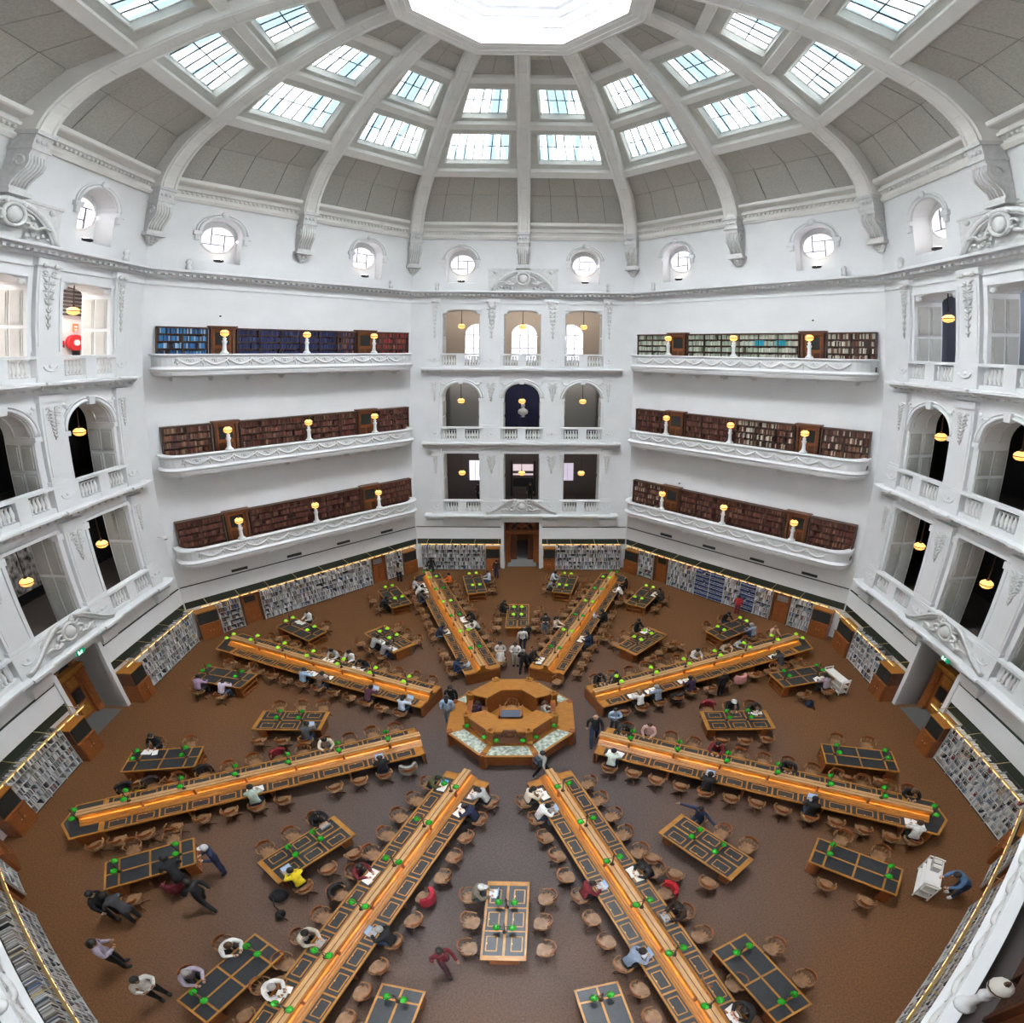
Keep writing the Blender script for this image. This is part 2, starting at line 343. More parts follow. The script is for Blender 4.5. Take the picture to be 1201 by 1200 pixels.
def build_arcade(name, label):
    b = M()
    b.box(-7.2, -1.2, 0, 1.25, 0, 4.4); b.box(1.2, 7.2, 0, 1.25, 0, 4.4); b.box(-1.2, 1.2, 0, 1.25, 4.1, 4.4)
    cells = ((-7.2, -1.975, -3.95), (-1.975, 1.975, 0), (1.975, 7.2, 3.95))
    for (x0, x1, cx) in cells:
        opening(b, x0, x1, 4.4, 10.3, cx, 1.2, 4.9, 9.87, 0, 0, 1.25)
        opening(b, x0, x1, 10.3, 16.1, cx, 1.2, 10.83, 14.24, 1.2, 0, 1.25, n=16)
        opening(b, x0, x1, 16.1, 22.2, cx, 1.2, 16.58, 20.72, 0.36, 0, 1.25, n=8)
    upper_wall(b, 0.9)
    W = tag(b.obj(name, WHITE), label, 'wall', kind='structure')
    W.location, W.rotation_euler = (0, 0, 0), (0, 0, 0)
    # cornices at each gallery floor
    for z0, z1, d, x in ((4.38, 4.9, .55, 6.45), (10.3, 10.83, .5, 6.45), (16.05, 16.58, .5, 6.45)):
        c = M(); cornice(c, -x, x, z0, z1, d)
        for cx in (-5.6, -1.97, 1.97, 5.6): cornice(c, cx - .5, cx + .5, z0 - .01, z1 + .005, d + .1)
        for i in range(34): xx = -6.2 + i * 12.4 / 33; c.box(xx - .07, xx + .07, -.22, 0, z0 + .12, z0 + .22)
        c.obj('gallery_cornice', WHITE, W)
    # balustrades
    for z0, zt, zr in TIERS:
        r = M(); r.box(-6.0, 6.0, -.24, .06, zr - .13, zr); r.box(-6.0, 6.0, -.2, .02, z0 - .02, z0 + .2)
        for cx in (-5.6, -1.97, 1.97, 5.6): r.box(cx - (.38 if abs(cx) > 3 else .6), cx + (.38 if abs(cx) > 3 else .6), -.27, .0, z0, zr - .1)
        for cx in BAYS: r.box(cx - .27, cx + .27, -.22, .05, z0, zr - .1)
        for cx in (-5.6, -1.97, 1.97, 5.6):
            zz = (z0 + zr) / 2
            r.tube([(cx + .3 * math.cos(a), -.28, zz + .12 - .22 * math.sin(a)) for a in [PI * i / 8 for i in range(9)]], .04, 5); rosette(r, cx, -.27, zz + .1, .09)
        r.obj('balustrade_rail', WHITE, W)
        for cx in BAYS:
            if cx == 0 and z0 < 5: continue
            for s in (-1, 1):
                for i in range(5):
                    o = link('baluster', BALM, W); o.location = (cx + s * (.40 + i * .175), -.09, z0 + .22)
    # pilasters with their carved drops
    for ti, (z0, zt, zr) in enumerate(TIERS):
        top = (10.25, 16.0, 21.95)[ti]
        for cx, hw in ((-5.6, .3), (-1.97, .5), (1.97, .5), (5.6, .3)):
            p = M(); p.box(cx - hw, cx + hw, -.16, 0, zr, top); p.box(cx - hw - .06, cx + hw + .06, -.22, 0, top - .32, top)
            p.box(cx - hw - .05, cx + hw + .05, -.2, 0, zr, zr + .18)
            p.box(cx - hw + .1, cx + hw - .1, -.185, 0, zr + .4, top - .55)
            P = p.obj('pilaster', WHITE, W)
            o = M(); tall = ti == 2
            ornament(o, cx, top - (3.0 if tall else 1.9), top - .75, hw * .75, -.2, int(cx * 7) + ti)
            if tall:
                for s in (-1, 1): rosette(o, cx + s * hw * .5, -.24, top - .3, .13)
            o.obj('carved_drop', ORN, P)
    # arch mouldings, imposts and keystones of the middle gallery, brackets of the others
    for cx in BAYS:
        a = M()
        for rr_, d in ((1.3, .08), (1.46, .05)):
            a.tube([(cx - rr_ * math.cos(PI * i / 20), -.02, 14.24 + rr_ * math.sin(PI * i / 20)) for i in range(21)], d, 6)
        for s in (-1, 1):
            a.box(cx + s * 1.36 - .2, cx + s * 1.36 + .2, -.1, 1.0, 14.02, 14.24)
            for i in range(3): rosette(a, cx + s * (1.3 - i * .12), -.04, 15.35 - i * .02 + (0 if i else .12), .1)
        a.tbox(cx - .13, cx + .13, -.16, 0, 15.35, 15.75, 1.3)
        a.obj('arch_moulding', WHITE, W)
        a = M()
        for z0, zt in ((4.9, 9.87), (16.58, 21.07)):
            for s in (-1, 1):
                a.box(cx + s * 1.27 - .07, cx + s * 1.27 + .07, -.07, 0, z0 + 1.1, zt)
                if z0 < 5: a.box(cx + s * 1.3 - .14, cx + s * 1.3 + .14, -.12, .3, zt - .35, zt - .05)
                else: rosette(a, cx + s * 1.05, .05, zt - .2, .16)
            a.box(cx - 1.35, cx + 1.35, -.09, 0, zt, zt + .14)
        a.obj('opening_frame', WHITE, W)
        # panelled reveals at both sides of each opening
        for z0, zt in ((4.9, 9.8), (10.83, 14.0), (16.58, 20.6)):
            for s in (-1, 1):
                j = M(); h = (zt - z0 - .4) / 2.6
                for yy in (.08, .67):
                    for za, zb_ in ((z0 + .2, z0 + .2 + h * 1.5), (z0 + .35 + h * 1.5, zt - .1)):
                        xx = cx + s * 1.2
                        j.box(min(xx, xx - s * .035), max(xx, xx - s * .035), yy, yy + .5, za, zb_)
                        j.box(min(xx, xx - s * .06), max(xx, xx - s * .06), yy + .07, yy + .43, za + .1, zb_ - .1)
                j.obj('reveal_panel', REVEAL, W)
        sf = M()
        for yy in (.15, .8):
            sf.tube([(cx - 1.19 * math.cos(PI * i / 14), yy, 14.24 + 1.19 * math.sin(PI * i / 14)) for i in range(15)], .045, 5)
        sf.obj('arch_rib', ORN, W)
    # broken pediment with cartouche over the doorway
    p = M()
    for s in (-1, 1):
        A = [(s * (2.35 - 1.95 * t), -.3, 4.98 + 1.1 * (3 * t * t - 2 * t ** 3)) for t in [i / 12 for i in range(13)]]
        p.tube(A, .12, 6); p.tube([(x, y - .12, z + .13) for x, y, z in A], .07, 5)
        p.strip([(x, -.25, 4.95) for x, y, z in A], [(x, -.25, z) for x, y, z in A])
        p.tube([(s * (.42 + .17 * math.cos(a)), -.34, 6.02 + .17 * math.sin(a)) for a in [.6 * i for i in range(11)]], .07, 5)
    cartouche(p, 0, -.38, 5.62, 1.0)
    p.box(-1.45, 1.45, -.35, 0, 4.55, 4.86)
    p.obj('door_pediment', ORN, W)
    # curved pediment in front of the crowning cornice
    p = M()
    A = [(2.15 * math.sin(t), -.35, 22.5 + 1.55 * (math.cos(t) - math.cos(1.15)) / (1 - math.cos(1.15))) for t in [-1.15 + 2.3 * i / 20 for i in range(21)]]
    p.tube(A, .13, 6); p.tube([(x * .93, y, (z - 22.5) * .9 + 22.5) for x, y, z in A], .06, 5)
    p.strip([(x, -.22, 22.5) for x, y, z in A], [(x, -.22, z) for x, y, z in A])
    p.box(-2.25, 2.25, -.12, 0, 22.5, 24.25); p.box(-2.3, 2.3, -.16, 0, 24.2, 24.32)
    cartouche(p, 0, -.45, 23.45, 1.15)
    for s in (-1, 1):
        for i in range(5): rosette(p, s * (.75 + i * .22), -.3, 22.75 + .1 * (i % 2), .13 - .012 * i)
        rosette(p, s * 1.8, -.14, 24.0, .14)
    p.obj('curved_pediment', ORN, W)
    # small console blocks under the lowest cornice
    for cx in (-5.8, -1.95, 1.95, 5.8):
        c = M(); c.box(cx - .55, cx + .55, -.32, 0, 4.1, 4.4); c.box(cx - .5, cx + .5, -.24, 0, 3.95, 4.1); c.box(cx - .46, cx + .46, -.16, 0, 3.8, 3.95)
        c.obj('cornice_block', WHITE, W)
    for s in (-1, 1):                                        # smooth white fascia panels over the ground bookcases
        c = M(); c.box(min(s * 1.4, s * 7.15), max(s * 1.4, s * 7.15), -.1, 0, 2.68, 3.68); c.obj('fascia_panel', WHITE, W)
        c = M(); c.box(min(s * 1.4, s * 7.13), max(s * 1.4, s * 7.13), -.085, 0, 3.68, 3.72); c.obj('shadow_gap', DGREEN, W)
        c = M(); c.box(min(s * 1.4, s * 7.12), max(s * 1.4, s * 7.12), -.06, 0, 2.2, 2.68); c.obj('dark_band', DGREEN, W)
        c = M(); c.box(s * 1.3 - .1, s * 1.3 + .1, -.16, 1.05, 0, 4.1); c.obj('door_jamb', WHITE, W)
    return W

def main_cornice(parent, x=7.22):
    c = M(); cornice(c, -x, x, 22.0, 22.5, .6)
    for i in range(48): xx = -7.0 + i * 14.0 / 47; c.box(xx - .07, xx + .07, -.42, 0, 22.14, 22.26)
    c.box(-x, x, -.06, 0, 21.55, 21.63)
    c.obj('crowning_cornice', WHITE, parent)
    c = M()
    c.ext([(0, 26.6), (-.1, 26.6), (-.2, 26.78), (-.2, 26.86), (-.09, 26.9), (-.09, 27.15), (-.28, 27.2), (-.28, 27.34), (-.12, 27.38), (-.12, 27.5), (-.5, 27.62), (-.56, 27.68), (-.56, 27.86), (-.2, 27.92), (0, 28.05)], -x - .1, x + .1)
    for i in range(64): xx = -7.0 + i * 14.0 / 63; c.box(xx - .055, xx + .055, -.24, -.1, 27.02, 27.14)
    c.obj('dome_cornice', RIB, parent)
    for xx in (-5.5, 5.5):
        k = M(); k.lathe([(.13, 22.5), (.13, 22.75), (.08, 22.8), (.15, 22.95), (.1, 23.1), (.02, 23.15)], (xx, -.35, 0), 8); k.obj('cornice_finial', ORN, parent)
    for cx in (-4.05, 4.05):
        k = M()
        for r_, d in ((1.05, .085), (1.2, .055)): k.tube([(cx - r_ * math.cos(PI * i / 18), -.03, 24.95 + r_ * math.sin(PI * i / 18)) for i in range(19)], d, 6)
        for s in (-1, 1): k.box(cx + s * 1.13 - .2, cx + s * 1.13 + .2, -.16, 0, 24.72, 24.95); k.tbox(cx + s * 1.13 - .1, cx + s * 1.13 + .1, -.12, 0, 24.4, 24.72, 1.2)
        rosette(k, cx, -.1, 26.12, .2); k.obj('window_surround', WHITE, parent)

ARC = build_arcade('wall_back', 'white three-storey arcaded wall opposite, between the two far balcony walls')
main_cornice(ARC)

def build_balcony_wall(name, label):
    b = M(); b.box(-7.2, 7.2, 0, .5, 0, 22.2); upper_wall(b, .9)
    W = tag(b.obj(name, WHITE), label, 'wall', kind='structure')
    c = M(); c.box(-7.15, 7.15, -.1, 0, 2.68, 3.68); c.obj('fascia_panel', WHITE, W)
    c = M(); c.box(-7.13, 7.13, -.085, 0, 3.68, 3.72); c.obj('shadow_gap', DGREEN, W)
    c = M(); c.box(-7.12, 7.12, -.06, 0, 2.2, 2.68); c.obj('dark_band', DGREEN, W)
    for xx in (-4.1, -1.05, 2.0, 5.0):
        v = M(); v.box(xx - .42, xx + .42, -.03, 0, 3.84, 4.02); V = v.obj('wall_vent', IRON, W)
        for i in range(4): s = M(); s.box(xx - .4, xx + .4, -.045, -.03, 3.87 + i * .035, 3.885 + i * .035); s.obj('vent_slat', DGREEN, V)
    return W
BALW = build_balcony_wall('wall_left', 'white balcony wall left of the far arcade with three book galleries')
main_cornice(BALW)
BALW.location, BALW.rotation_euler[2] = face(135)
def wall_copy(o, name, label, ang):
    c = dup(o); c.name = name; c['label'] = label; c.location, c.rotation_euler[2] = face(ang); return c
WALLS = {135: BALW}
WALLS[45] = wall_copy(BALW, 'wall_right', 'white balcony wall right of the far arcade with three book galleries', 45)
WALLS[225] = wall_copy(BALW, 'wall_near_left', 'white wall at the lower left corner behind the nearest left balcony', 225)
WALLS[315] = wall_copy(BALW, 'wall_near_right', 'white wall at the lower right corner behind the nearest right balcony', 315)
WALLS[180] = wall_copy(ARC, 'wall_far_left', 'white arcaded wall along the left edge with the fire hose reel', 180)
WALLS[0] = wall_copy(ARC, 'wall_far_right', 'white arcaded wall along the right edge with dark openings', 0)
ARC.location, ARC.rotation_euler[2] = face(90)
WALLS[90] = ARC
b = M(); b.box(-7.2, 7.2, .35, .8, 0, 28.0)
o = tag(b.obj('wall_near', WHITE), 'plain white wall behind the viewpoint closing the octagon', 'wall', kind='structure'); o.location, o.rotation_euler[2] = face(270)

# ------------------------------------------------------------------ rooms behind the arcades
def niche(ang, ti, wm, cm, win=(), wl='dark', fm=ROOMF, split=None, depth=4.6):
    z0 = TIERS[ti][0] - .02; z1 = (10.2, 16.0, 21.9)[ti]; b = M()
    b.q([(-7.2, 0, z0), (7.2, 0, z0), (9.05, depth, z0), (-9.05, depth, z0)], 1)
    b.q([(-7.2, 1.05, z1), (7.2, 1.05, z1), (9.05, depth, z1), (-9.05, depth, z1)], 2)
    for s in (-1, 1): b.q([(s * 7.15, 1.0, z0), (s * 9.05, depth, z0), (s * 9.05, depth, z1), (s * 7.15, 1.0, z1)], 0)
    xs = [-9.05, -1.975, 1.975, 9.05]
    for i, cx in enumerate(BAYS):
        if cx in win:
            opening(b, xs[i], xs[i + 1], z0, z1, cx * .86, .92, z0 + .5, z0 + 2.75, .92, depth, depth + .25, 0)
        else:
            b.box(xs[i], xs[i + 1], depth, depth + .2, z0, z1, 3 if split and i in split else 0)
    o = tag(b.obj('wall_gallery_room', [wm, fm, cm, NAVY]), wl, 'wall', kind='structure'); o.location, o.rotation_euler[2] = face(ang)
    for cx in win:
        g = M(); x = cx * .86
        for i in range(3):
            for j in range(3):
                xa, xb, za, zb = x - .92 + i * .613, x - .92 + (i + 1) * .613, z0 + .5 + j * 1.06, z0 + .5 + (j + 1) * 1.06; g.q([(xa, depth + .1, za), (xb, depth + .1, za), (xb, depth + .1, zb), (xa, depth + .1, zb)])
        G = g.obj('window_pane', CLEAR, o)
        fr = M()
        for xx in (x - .3, x + .3): fr.box(xx - .025, xx + .025, depth + .05, depth + .1, z0 + .5, z0 + 3.6)
        for zz in (z0 + 1.55, z0 + 2.7): fr.box(x - .92, x + .92, depth + .05, depth + .1, zz - .025, zz + .025)
        fr.obj('window_bar', ORN, o)
        if ti == 2: portal(facepos(ang, x, depth + .3, z0 + 2.2), Vector(facepos(ang, x, 0, 0)) - Vector(facepos(ang, x, depth, 0)), 1.8, 3.2)
    return o
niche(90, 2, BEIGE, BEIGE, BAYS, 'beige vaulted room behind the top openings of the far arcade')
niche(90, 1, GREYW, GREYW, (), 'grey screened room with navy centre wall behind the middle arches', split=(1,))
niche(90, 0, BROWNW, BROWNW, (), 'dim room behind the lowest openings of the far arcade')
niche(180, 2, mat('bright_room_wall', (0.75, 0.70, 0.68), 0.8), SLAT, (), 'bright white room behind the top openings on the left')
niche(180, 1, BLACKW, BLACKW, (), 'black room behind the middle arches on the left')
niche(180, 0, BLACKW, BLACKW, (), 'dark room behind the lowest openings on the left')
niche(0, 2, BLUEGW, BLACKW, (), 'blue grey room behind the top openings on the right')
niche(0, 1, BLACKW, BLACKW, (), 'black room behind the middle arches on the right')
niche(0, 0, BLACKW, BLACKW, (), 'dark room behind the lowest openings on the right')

def room_fill(ang, x, y, z, power, sx, sy, c):  # unseen fill light added to brighten a gallery room, not a real fitting
    l = bpy.data.lights.new('room_fill_light', 'AREA'); l.shape = 'RECTANGLE'; l.size = sx; l.size_y = sy; l.energy = power; l.color = c
    o = bpy.data.objects.new('room_fill_light', l); COL.objects.link(o); o.location = facepos(ang, x, y, z); o.rotation_euler = (0, 0, math.radians(ang))
room_fill(180, 0, 2.9, 21.8, 900, 1.0, 14, (1, .93, .9)); room_fill(0, 0, 2.9, 21.8, 260, 1.0, 14, (.85, .9, 1)); room_fill(90, 0, 2.9, 21.8, 160, 1.0, 12, (1, .93, .85))
room_fill(90, 0, 2.6, 15.9, 110, 1.0, 12, (1, .95, .9)); room_fill(90, 0, 2.6, 10.1, 60, 1.0, 12, (1, .9, .85)); room_fill(180, 3, 3.4, 10.1, 60, 1.0, 5, (1, .95, .9))
def on_face(o, ang, x=0.0, y=0.0, z=0.0, rz=0.0):
    o.location = facepos(ang, x, y, z); o.rotation_euler = (0, 0, math.radians(ang) - PI / 2 + rz); return o
# extras seen in the gallery rooms
b = M(); b.box(-1.3, 1.3, 0, .08, 0, 1.5, 0); b.box(-.95, .95, -.02, .0, .1, 1.4, 1)
for (x, ww, h0, h1, lab) in ((-3.35, 1.3, 1.4, 3.2, 'left'), (3.1, 1.3, 1.4, 3.0, 'right')):
    b = M(); b.box(-ww / 2, ww / 2, 0, .06, 0, h1 - h0, 0)
    for i in (1, 2): b.box(-ww / 2 + i * ww / 3 - .02, -ww / 2 + i * ww / 3 + .02, -.03, 0, 0, h1 - h0, 1)
    o = b.obj('window_lavender', [mat('lavender_window_' + lab, (0.5, 0.45, 0.55), 0.5, emit=(1.0 if lab == 'left' else 0.42), ec=(0.85, 0.78, 0.95)), ORN])
    tag(o, 'lavender lit window deep in the lowest gallery room on the ' + lab, 'window', kind='structure'); on_face(o, 90, x, 4.5, 4.9 + h0)
b = M(); b.box(-.9, .9, 0, .06, 0, 3.3, 1); b.box(-.75, .75, -.03, 0, 2.35, 2.95, 0); b.box(-.75, .75, -.03, 0, .9, 1.7, 2); b.box(-.75, .75, -.03, 0, 1.95, 2.1, 0)
for s in (-.85, .85): b.box(s - .06, s + .06, -.1, 0, 0, 3.3, 2)
o = tag(b.obj('display_cabinet', [mat('pale_lit_panel', (0.6, 0.5, 0.55), 0.6, emit=0.5, ec=(0.8, 0.68, 0.72)), BROWNW, BLACK]), 'tall dark display cabinet with lit panel in the lowest central gallery room', 'cabinet'); on_face(o, 90, 0, 4.3, 4.9)
for i, cx in enumerate((-3.95, 3.95)):
    b = M(); b.box(-1.45, 1.45, 0, .06, .5, 4.6, 0); b.box(-1.5, 1.5, -.5, .06, 0, .45, 1)
    o = tag(b.obj('exhibition_screen', [GREYW, NAVY]), ('left', 'right')[i] + ' grey exhibition screen on a navy plinth behind the middle arches', 'screen'); on_face(o, 90, cx + (.25 if i == 0 else -.25), 3.2, 10.83)
t = root('bust', label='white marble bust on a plinth against the navy wall in the central arch', cat='bust')
M().tbox(-.28, .28, -.28, .28, 0, 1.45, .85).obj('plinth', NAVY, t)
k = M(); k.lathe([(.13, 1.45), (.1, 1.55), (.16, 1.62), (.34, 1.75), (.36, 1.95), (.28, 2.1), (.12, 2.18), (.1, 2.28)], n=12, sy=.65)
k.ball((0, -.02, 2.46), .17, 12, 8, 0, (.85, 1, 1.2)); k.ball((0, -.19, 2.43), .035, 6, 4); k.obj('head_and_shoulders', ORN, t)
on_face(t, 90, 0, 3.2, 10.83)

# fire hose reel and sign in the bright room on the left
t = root('fire_hose_reel', label='round red fire hose reel on the white wall of the top left opening', cat='hose reel')
k = M(); k.lathe([(.46, -.1), (.46, .1)], n=24); k.tr(Matrix.Rotation(PI / 2, 4, 'X')); k.obj('drum', RED, t)
k = M(); k.lathe([(.17, .0), (.17, .14)], n=16); k.tr(Matrix.Rotation(PI / 2, 4, 'X')); k.obj('hub', SIGNW, t)
k = M(); k.box(-.05, .35, .05, .12, -.85, -.4); k.tube([(.1, 0, -.4), (.15, -.05, -.7), (.3, 0, -.85)], .035, 6); k.obj('bracket', BLACK, t)
on_face(t, 180, 8.3, 4.35, 18.29)
t = M().box(-.16, .16, 0, .03, -.24, .24).obj('fire_sign', SIGNO); tag(t, 'small orange and white notice above the red hose reel', 'sign')
for a_, b_, c_ in ((-.1, .02, .1), (-.1, -.12, .06), (-.06, -.2, .05)): M().box(a_, a_ + .2, -.012, 0, b_, b_ + c_).obj('notice_panel', SIGNW, t)
on_face(t, 180, 8.52, 4.5, 19.15)
t = M().box(-.07, .07, 0, .1, -.2, .2).obj('alarm_box', RED); tag(t, 'small dark red alarm box beside the hose reel', 'box'); M().box(-.05, .05, -.01, 0, -.15, -.05).obj('alarm_button', BLACK, t)
on_face(t, 180, 7.75, 4.48, 18.2)
b = M(); b.box(-3.2, 3.2, 0, .05, 0, 3.6)
mu = mat('black_and_white_mural', (.015, .015, .015), .7, c2=(.5, .48, .47), scale=4.5, stretch=(1, 1, .6))
t = tag(b.obj('mural', mu), 'black and white scribbled mural inside the lowest left edge opening', 'mural'); on_face(t, 180, 3.2, 4.5, 5.5)
s = M()
for i in range(9): s.box(-8.9, 8.9, 0, .14, i * .22, i * .22 + .12)
t = tag(s.obj('louvre', SLAT), 'band of dark wooden louvres above the white wall in the top left room', 'louvre', kind='structure'); on_face(t, 180, 0, 4.4, 19.85)

# dark doorway wood: portal, doors
def doorway(ang, n, label, openway):
    t = root('door_%d' % n, label=label, cat='door', kind='structure')
    b = M()
    b.box(-1.32, 1.32, 1.27, 1.37, 2.6, 4.3); t0 = b
    t0.obj('door_head', WOODD, t)
    for s in (-1, 1):
        p = M(); p.box(min(s * .82, s * 1.3), max(s * .82, s * 1.3), 1.0, 1.36, 0, 2.65); p.box(min(s * .78, s * 1.2), max(s * .78, s * 1.2), .95, 1.3, 2.48, 2.66); p.box(min(s * .8, s * 1.2), max(s * .8, s * 1.2), .95, 1.3, 0, .3)
        p.box(min(s * .9, s * 1.08), max(s * .9, s * 1.08), .97, 1.0, .5, 2.3); p.obj('door_pilaster', WOODM, t)
    e = M(); e.box(-1.2, 1.2, 1.0, 1.3, 2.62, 2.85); e.box(-1.2, 1.2, .93, 1.3, 2.85, 2.95); e.obj('transom', OAK if not openway else WOODM, t)
    a = M(); a.tube([(-.85 * math.cos(PI * i / 16), 1.2, 2.98 + .85 * math.sin(PI * i / 16)) for i in range(17)], .09, 6)
    for i in range(1, 4): a.tube([(0, 1.2, 2.98), (-.8 * math.cos(PI * i / 4), 1.2, 2.98 + .8 * math.sin(PI * i / 4))], .03, 5)
    a.obj('fanlight_arch', WOODM if openway else OAK, t)
    f = M(); f.q([(-.82 * math.cos(PI * i / 16), 1.22, 2.98 + .82 * math.sin(PI * i / 16)) for i in range(17)]); f.obj('fanlight_pane', mat('fanlight_glass_%d' % n, (.05, .06, .06), .15), t)
    if openway:
        h = M(); h.box(-1.2, -1.0, 1.3, 5.5, 0, 3); h.box(1.0, 1.2, 1.3, 5.5, 0, 3); h.box(-1.2, 1.2, 1.3, 5.5, 2.9, 3.0); h.box(-1.2, 1.2, 5.5, 5.6, 0, 3); h.obj('lobby', mat('lobby_wood', (.42, .19, .09), .6), t)
        g = M(); g.q([(-1, .2, .004), (1, .2, .004), (1, 5.5, .004), (-1, 5.5, .004)]); g.obj('threshold', mat('grey_threshold', (.22, .22, .22), .6), t)
        for s in (-1, 1):
            d = M(); d.box(min(s * .4, s * .8), max(s * .4, s * .8), 1.5, 1.56, 0, 2.5); d.obj('side_leaf', WOODD, t)
        m = M(); m.tube([(-.55, 1.0, 3.05), (-.2, 1.0, 3.5), (0, 1.0, 3.6), (.2, 1.0, 3.5), (.55, 1.0, 3.05)], .09, 6); m.ball((0, 1.0, 3.3), .2, 8, 5); m.obj('carved_crest', WOODM, t)
    else:
        for s in (-1, 1):
            d = M(); d.box(min(0, s * .82), max(0, s * .82), 1.15, 1.22, 0, 2.62); D = d.obj('door_leaf', WOODM, t)
            for za, zb_, mm in ((.2, .9, OAK), (1.05, 1.75, BLACK), (1.9, 2.45, OAK)):
                q_ = M(); q_.box(min(s * .14, s * .68), max(s * .14, s * .68), 1.12, 1.15, za, zb_)
                q_.obj('door_panel', mm, D)
            hd = M(); hd.ball((s * .08, 1.08, 1.05), .045, 8, 5); hd.obj('door_knob', BRASS, D)
        g = M(); g.q([(-1, 0, .004), (1, 0, .004), (1, 1.2, .004), (-1, 1.2, .004)]); g.obj('threshold', mat('dark_threshold_%d' % n, (.1, .1, .1), .6), t)
    on_face(t, ang, 0, 0, 0); return t
doorway(90, 1, 'dark carved wooden doorway under the broken pediment, opening to the lobby', True)
doorway(180, 2, 'wooden double door with arched fanlight on the left edge', False)
doorway(0, 3, 'wooden double door with arched fanlight on the right edge', False)
for ang, lab in ((180, 'left'), (0, 'right')):
    t = root('exit_sign', label='small green running man exit sign hung over the %s doorway' % lab, cat='sign')
    M().box(-.2, .2, -.04, .04, -.11, .11).obj('sign_box', EXITG, t)
    k = M(); k.ball((.03, -.05, .06), .022, 6, 4); k.tube([(.02, -.05, .03), (-.01, -.05, -.02), (.04, -.05, -.08)], .014, 5); k.tube([(-.01, -.05, -.02), (-.05, -.05, -.05), (-.08, -.05, -.08)], .014, 5); k.tube([(.02, -.05, .03), (.07, -.05, .0)], .011, 5); k.tube([(.02, -.05, .03), (-.05, -.05, .02)], .011, 5); k.box(-.17, -.1, -.046, -.04, -.09, .09); k.obj('running_figure', EXITW, t)
    M().box(-.02, .02, 0, .12, .1, .2).obj('hanger', WHITE, t)
    on_face(t, ang, 0.3, -.13, 4.28)

# ------------------------------------------------------------------ round windows of the drum
def round_window(first):
    b = M(); n = 32; zc = 24.72; R = .84
    circ = [(R * math.cos(2 * PI * i / n), .86, zc + R * math.sin(2 * PI * i / n)) for i in range(n + 1)]
    outl = []
    for i in range(n + 1):
        t = 2 * PI * i / n; c, s = math.cos(t), math.sin(t)
        if s >= 0 and True: k = 1.0 / max(abs(c), abs(s)); outl.append((c * 1.0, .86, 24.95 + s * .98 if s > .02 else 24.8))
        else: k = min(1.0 / max(abs(c), 1e-6), 1.62 / max(-s, 1e-6)); outl.append((c * k, .86, zc + s * k))
    b.strip(circ, outl, 0)
    b.q([(-.95, .0, 23.15), (.95, 0, 23.15), (.95, .9, 23.3), (-.95, .9, 23.3)], 0)
    o = b.obj('window_1', WHITE); o['kind'] = 'structure'
    f = M(); f.tube([(R * math.cos(2 * PI * i / n), .8, zc + R * math.sin(2 * PI * i / n)) for i in range(n)], .06, 6, closed=True); f.obj('window_frame', ORN, o)
    g = M(); g.q([(R * math.cos(2 * PI * i / n), .88, zc + R * math.sin(2 * PI * i / n)) for i in range(n)]); g.obj('window_pane', CLEAR, o)
    m = M()
    for k in (-.32, .32):
        m.box(k - .02, k + .02, .82, .85, zc - .32, zc + .32); m.box(-.32, .32, .82, .85, zc + k - .02, zc + k + .02)
    for s in (-1, 1):
        m.box(min(s * .32, s * .84), max(s * .32, s * .84), .82, .85, zc + s * .32 - .02, zc + s * .32 + .02); m.box(-s * .32 - .02, -s * .32 + .02, .82, .85, min(zc + s * .32, zc + s * .78), max(zc + s * .32, zc + s * .78))
    m.obj('glazing_bar', IRON, o)
    return o
RW = round_window(True)
fl_ = M().lathe([(.16, -.09), (.24, -.05), (.25, .03), (.2, .06)], n=14, sy=.7)
FLM = fl_.mesh('floodlight', IRON)
fe = M(); fe.q([(.17 * math.cos(a), .02 + .1 * math.sin(a), .075) for a in [2 * PI * i / 12 for i in range(12)]]); FLE = fe.mesh('lamp_face', mat('floodlight_face', (1, .9, .8), .5, emit=30, ec=(1, .86, .76)))
names = {90: 'far arcade', 135: 'left balcony wall', 45: 'right balcony wall', 180: 'left edge arcade', 0: 'right edge arcade', 225: 'near left corner wall', 315: 'near right corner wall'}
wn = 0
for ang in (90, 135, 45, 180, 0, 225, 315):
    for s, sd in ((-1, 'left'), (1, 'right')):
        o = RW if wn == 0 else dup(RW)
        wn += 1; o.name = 'window_%d' % wn; on_face(o, ang, s * 4.05, 0, 0)
        o['label'] = 'round window in arched niche above the %s, on its %s side' % (names[ang], sd); o['category'] = 'window'
        portal(facepos(ang, s * 4.05, 1.0, 24.72), Vector(facepos(ang, 0, -5, 0)) - Vector(facepos(ang, 0, 0, 0)), 1.7, 1.7)
        f = link('floodlight', FLM); tag(f, 'dark oval floodlight under the %s round window above the %s' % (sd, names[ang]), 'light', 'floodlights on the window sills')
        on_face(f, ang, s * 4.05, .28, 23.33); link('lamp_face', FLE, f)

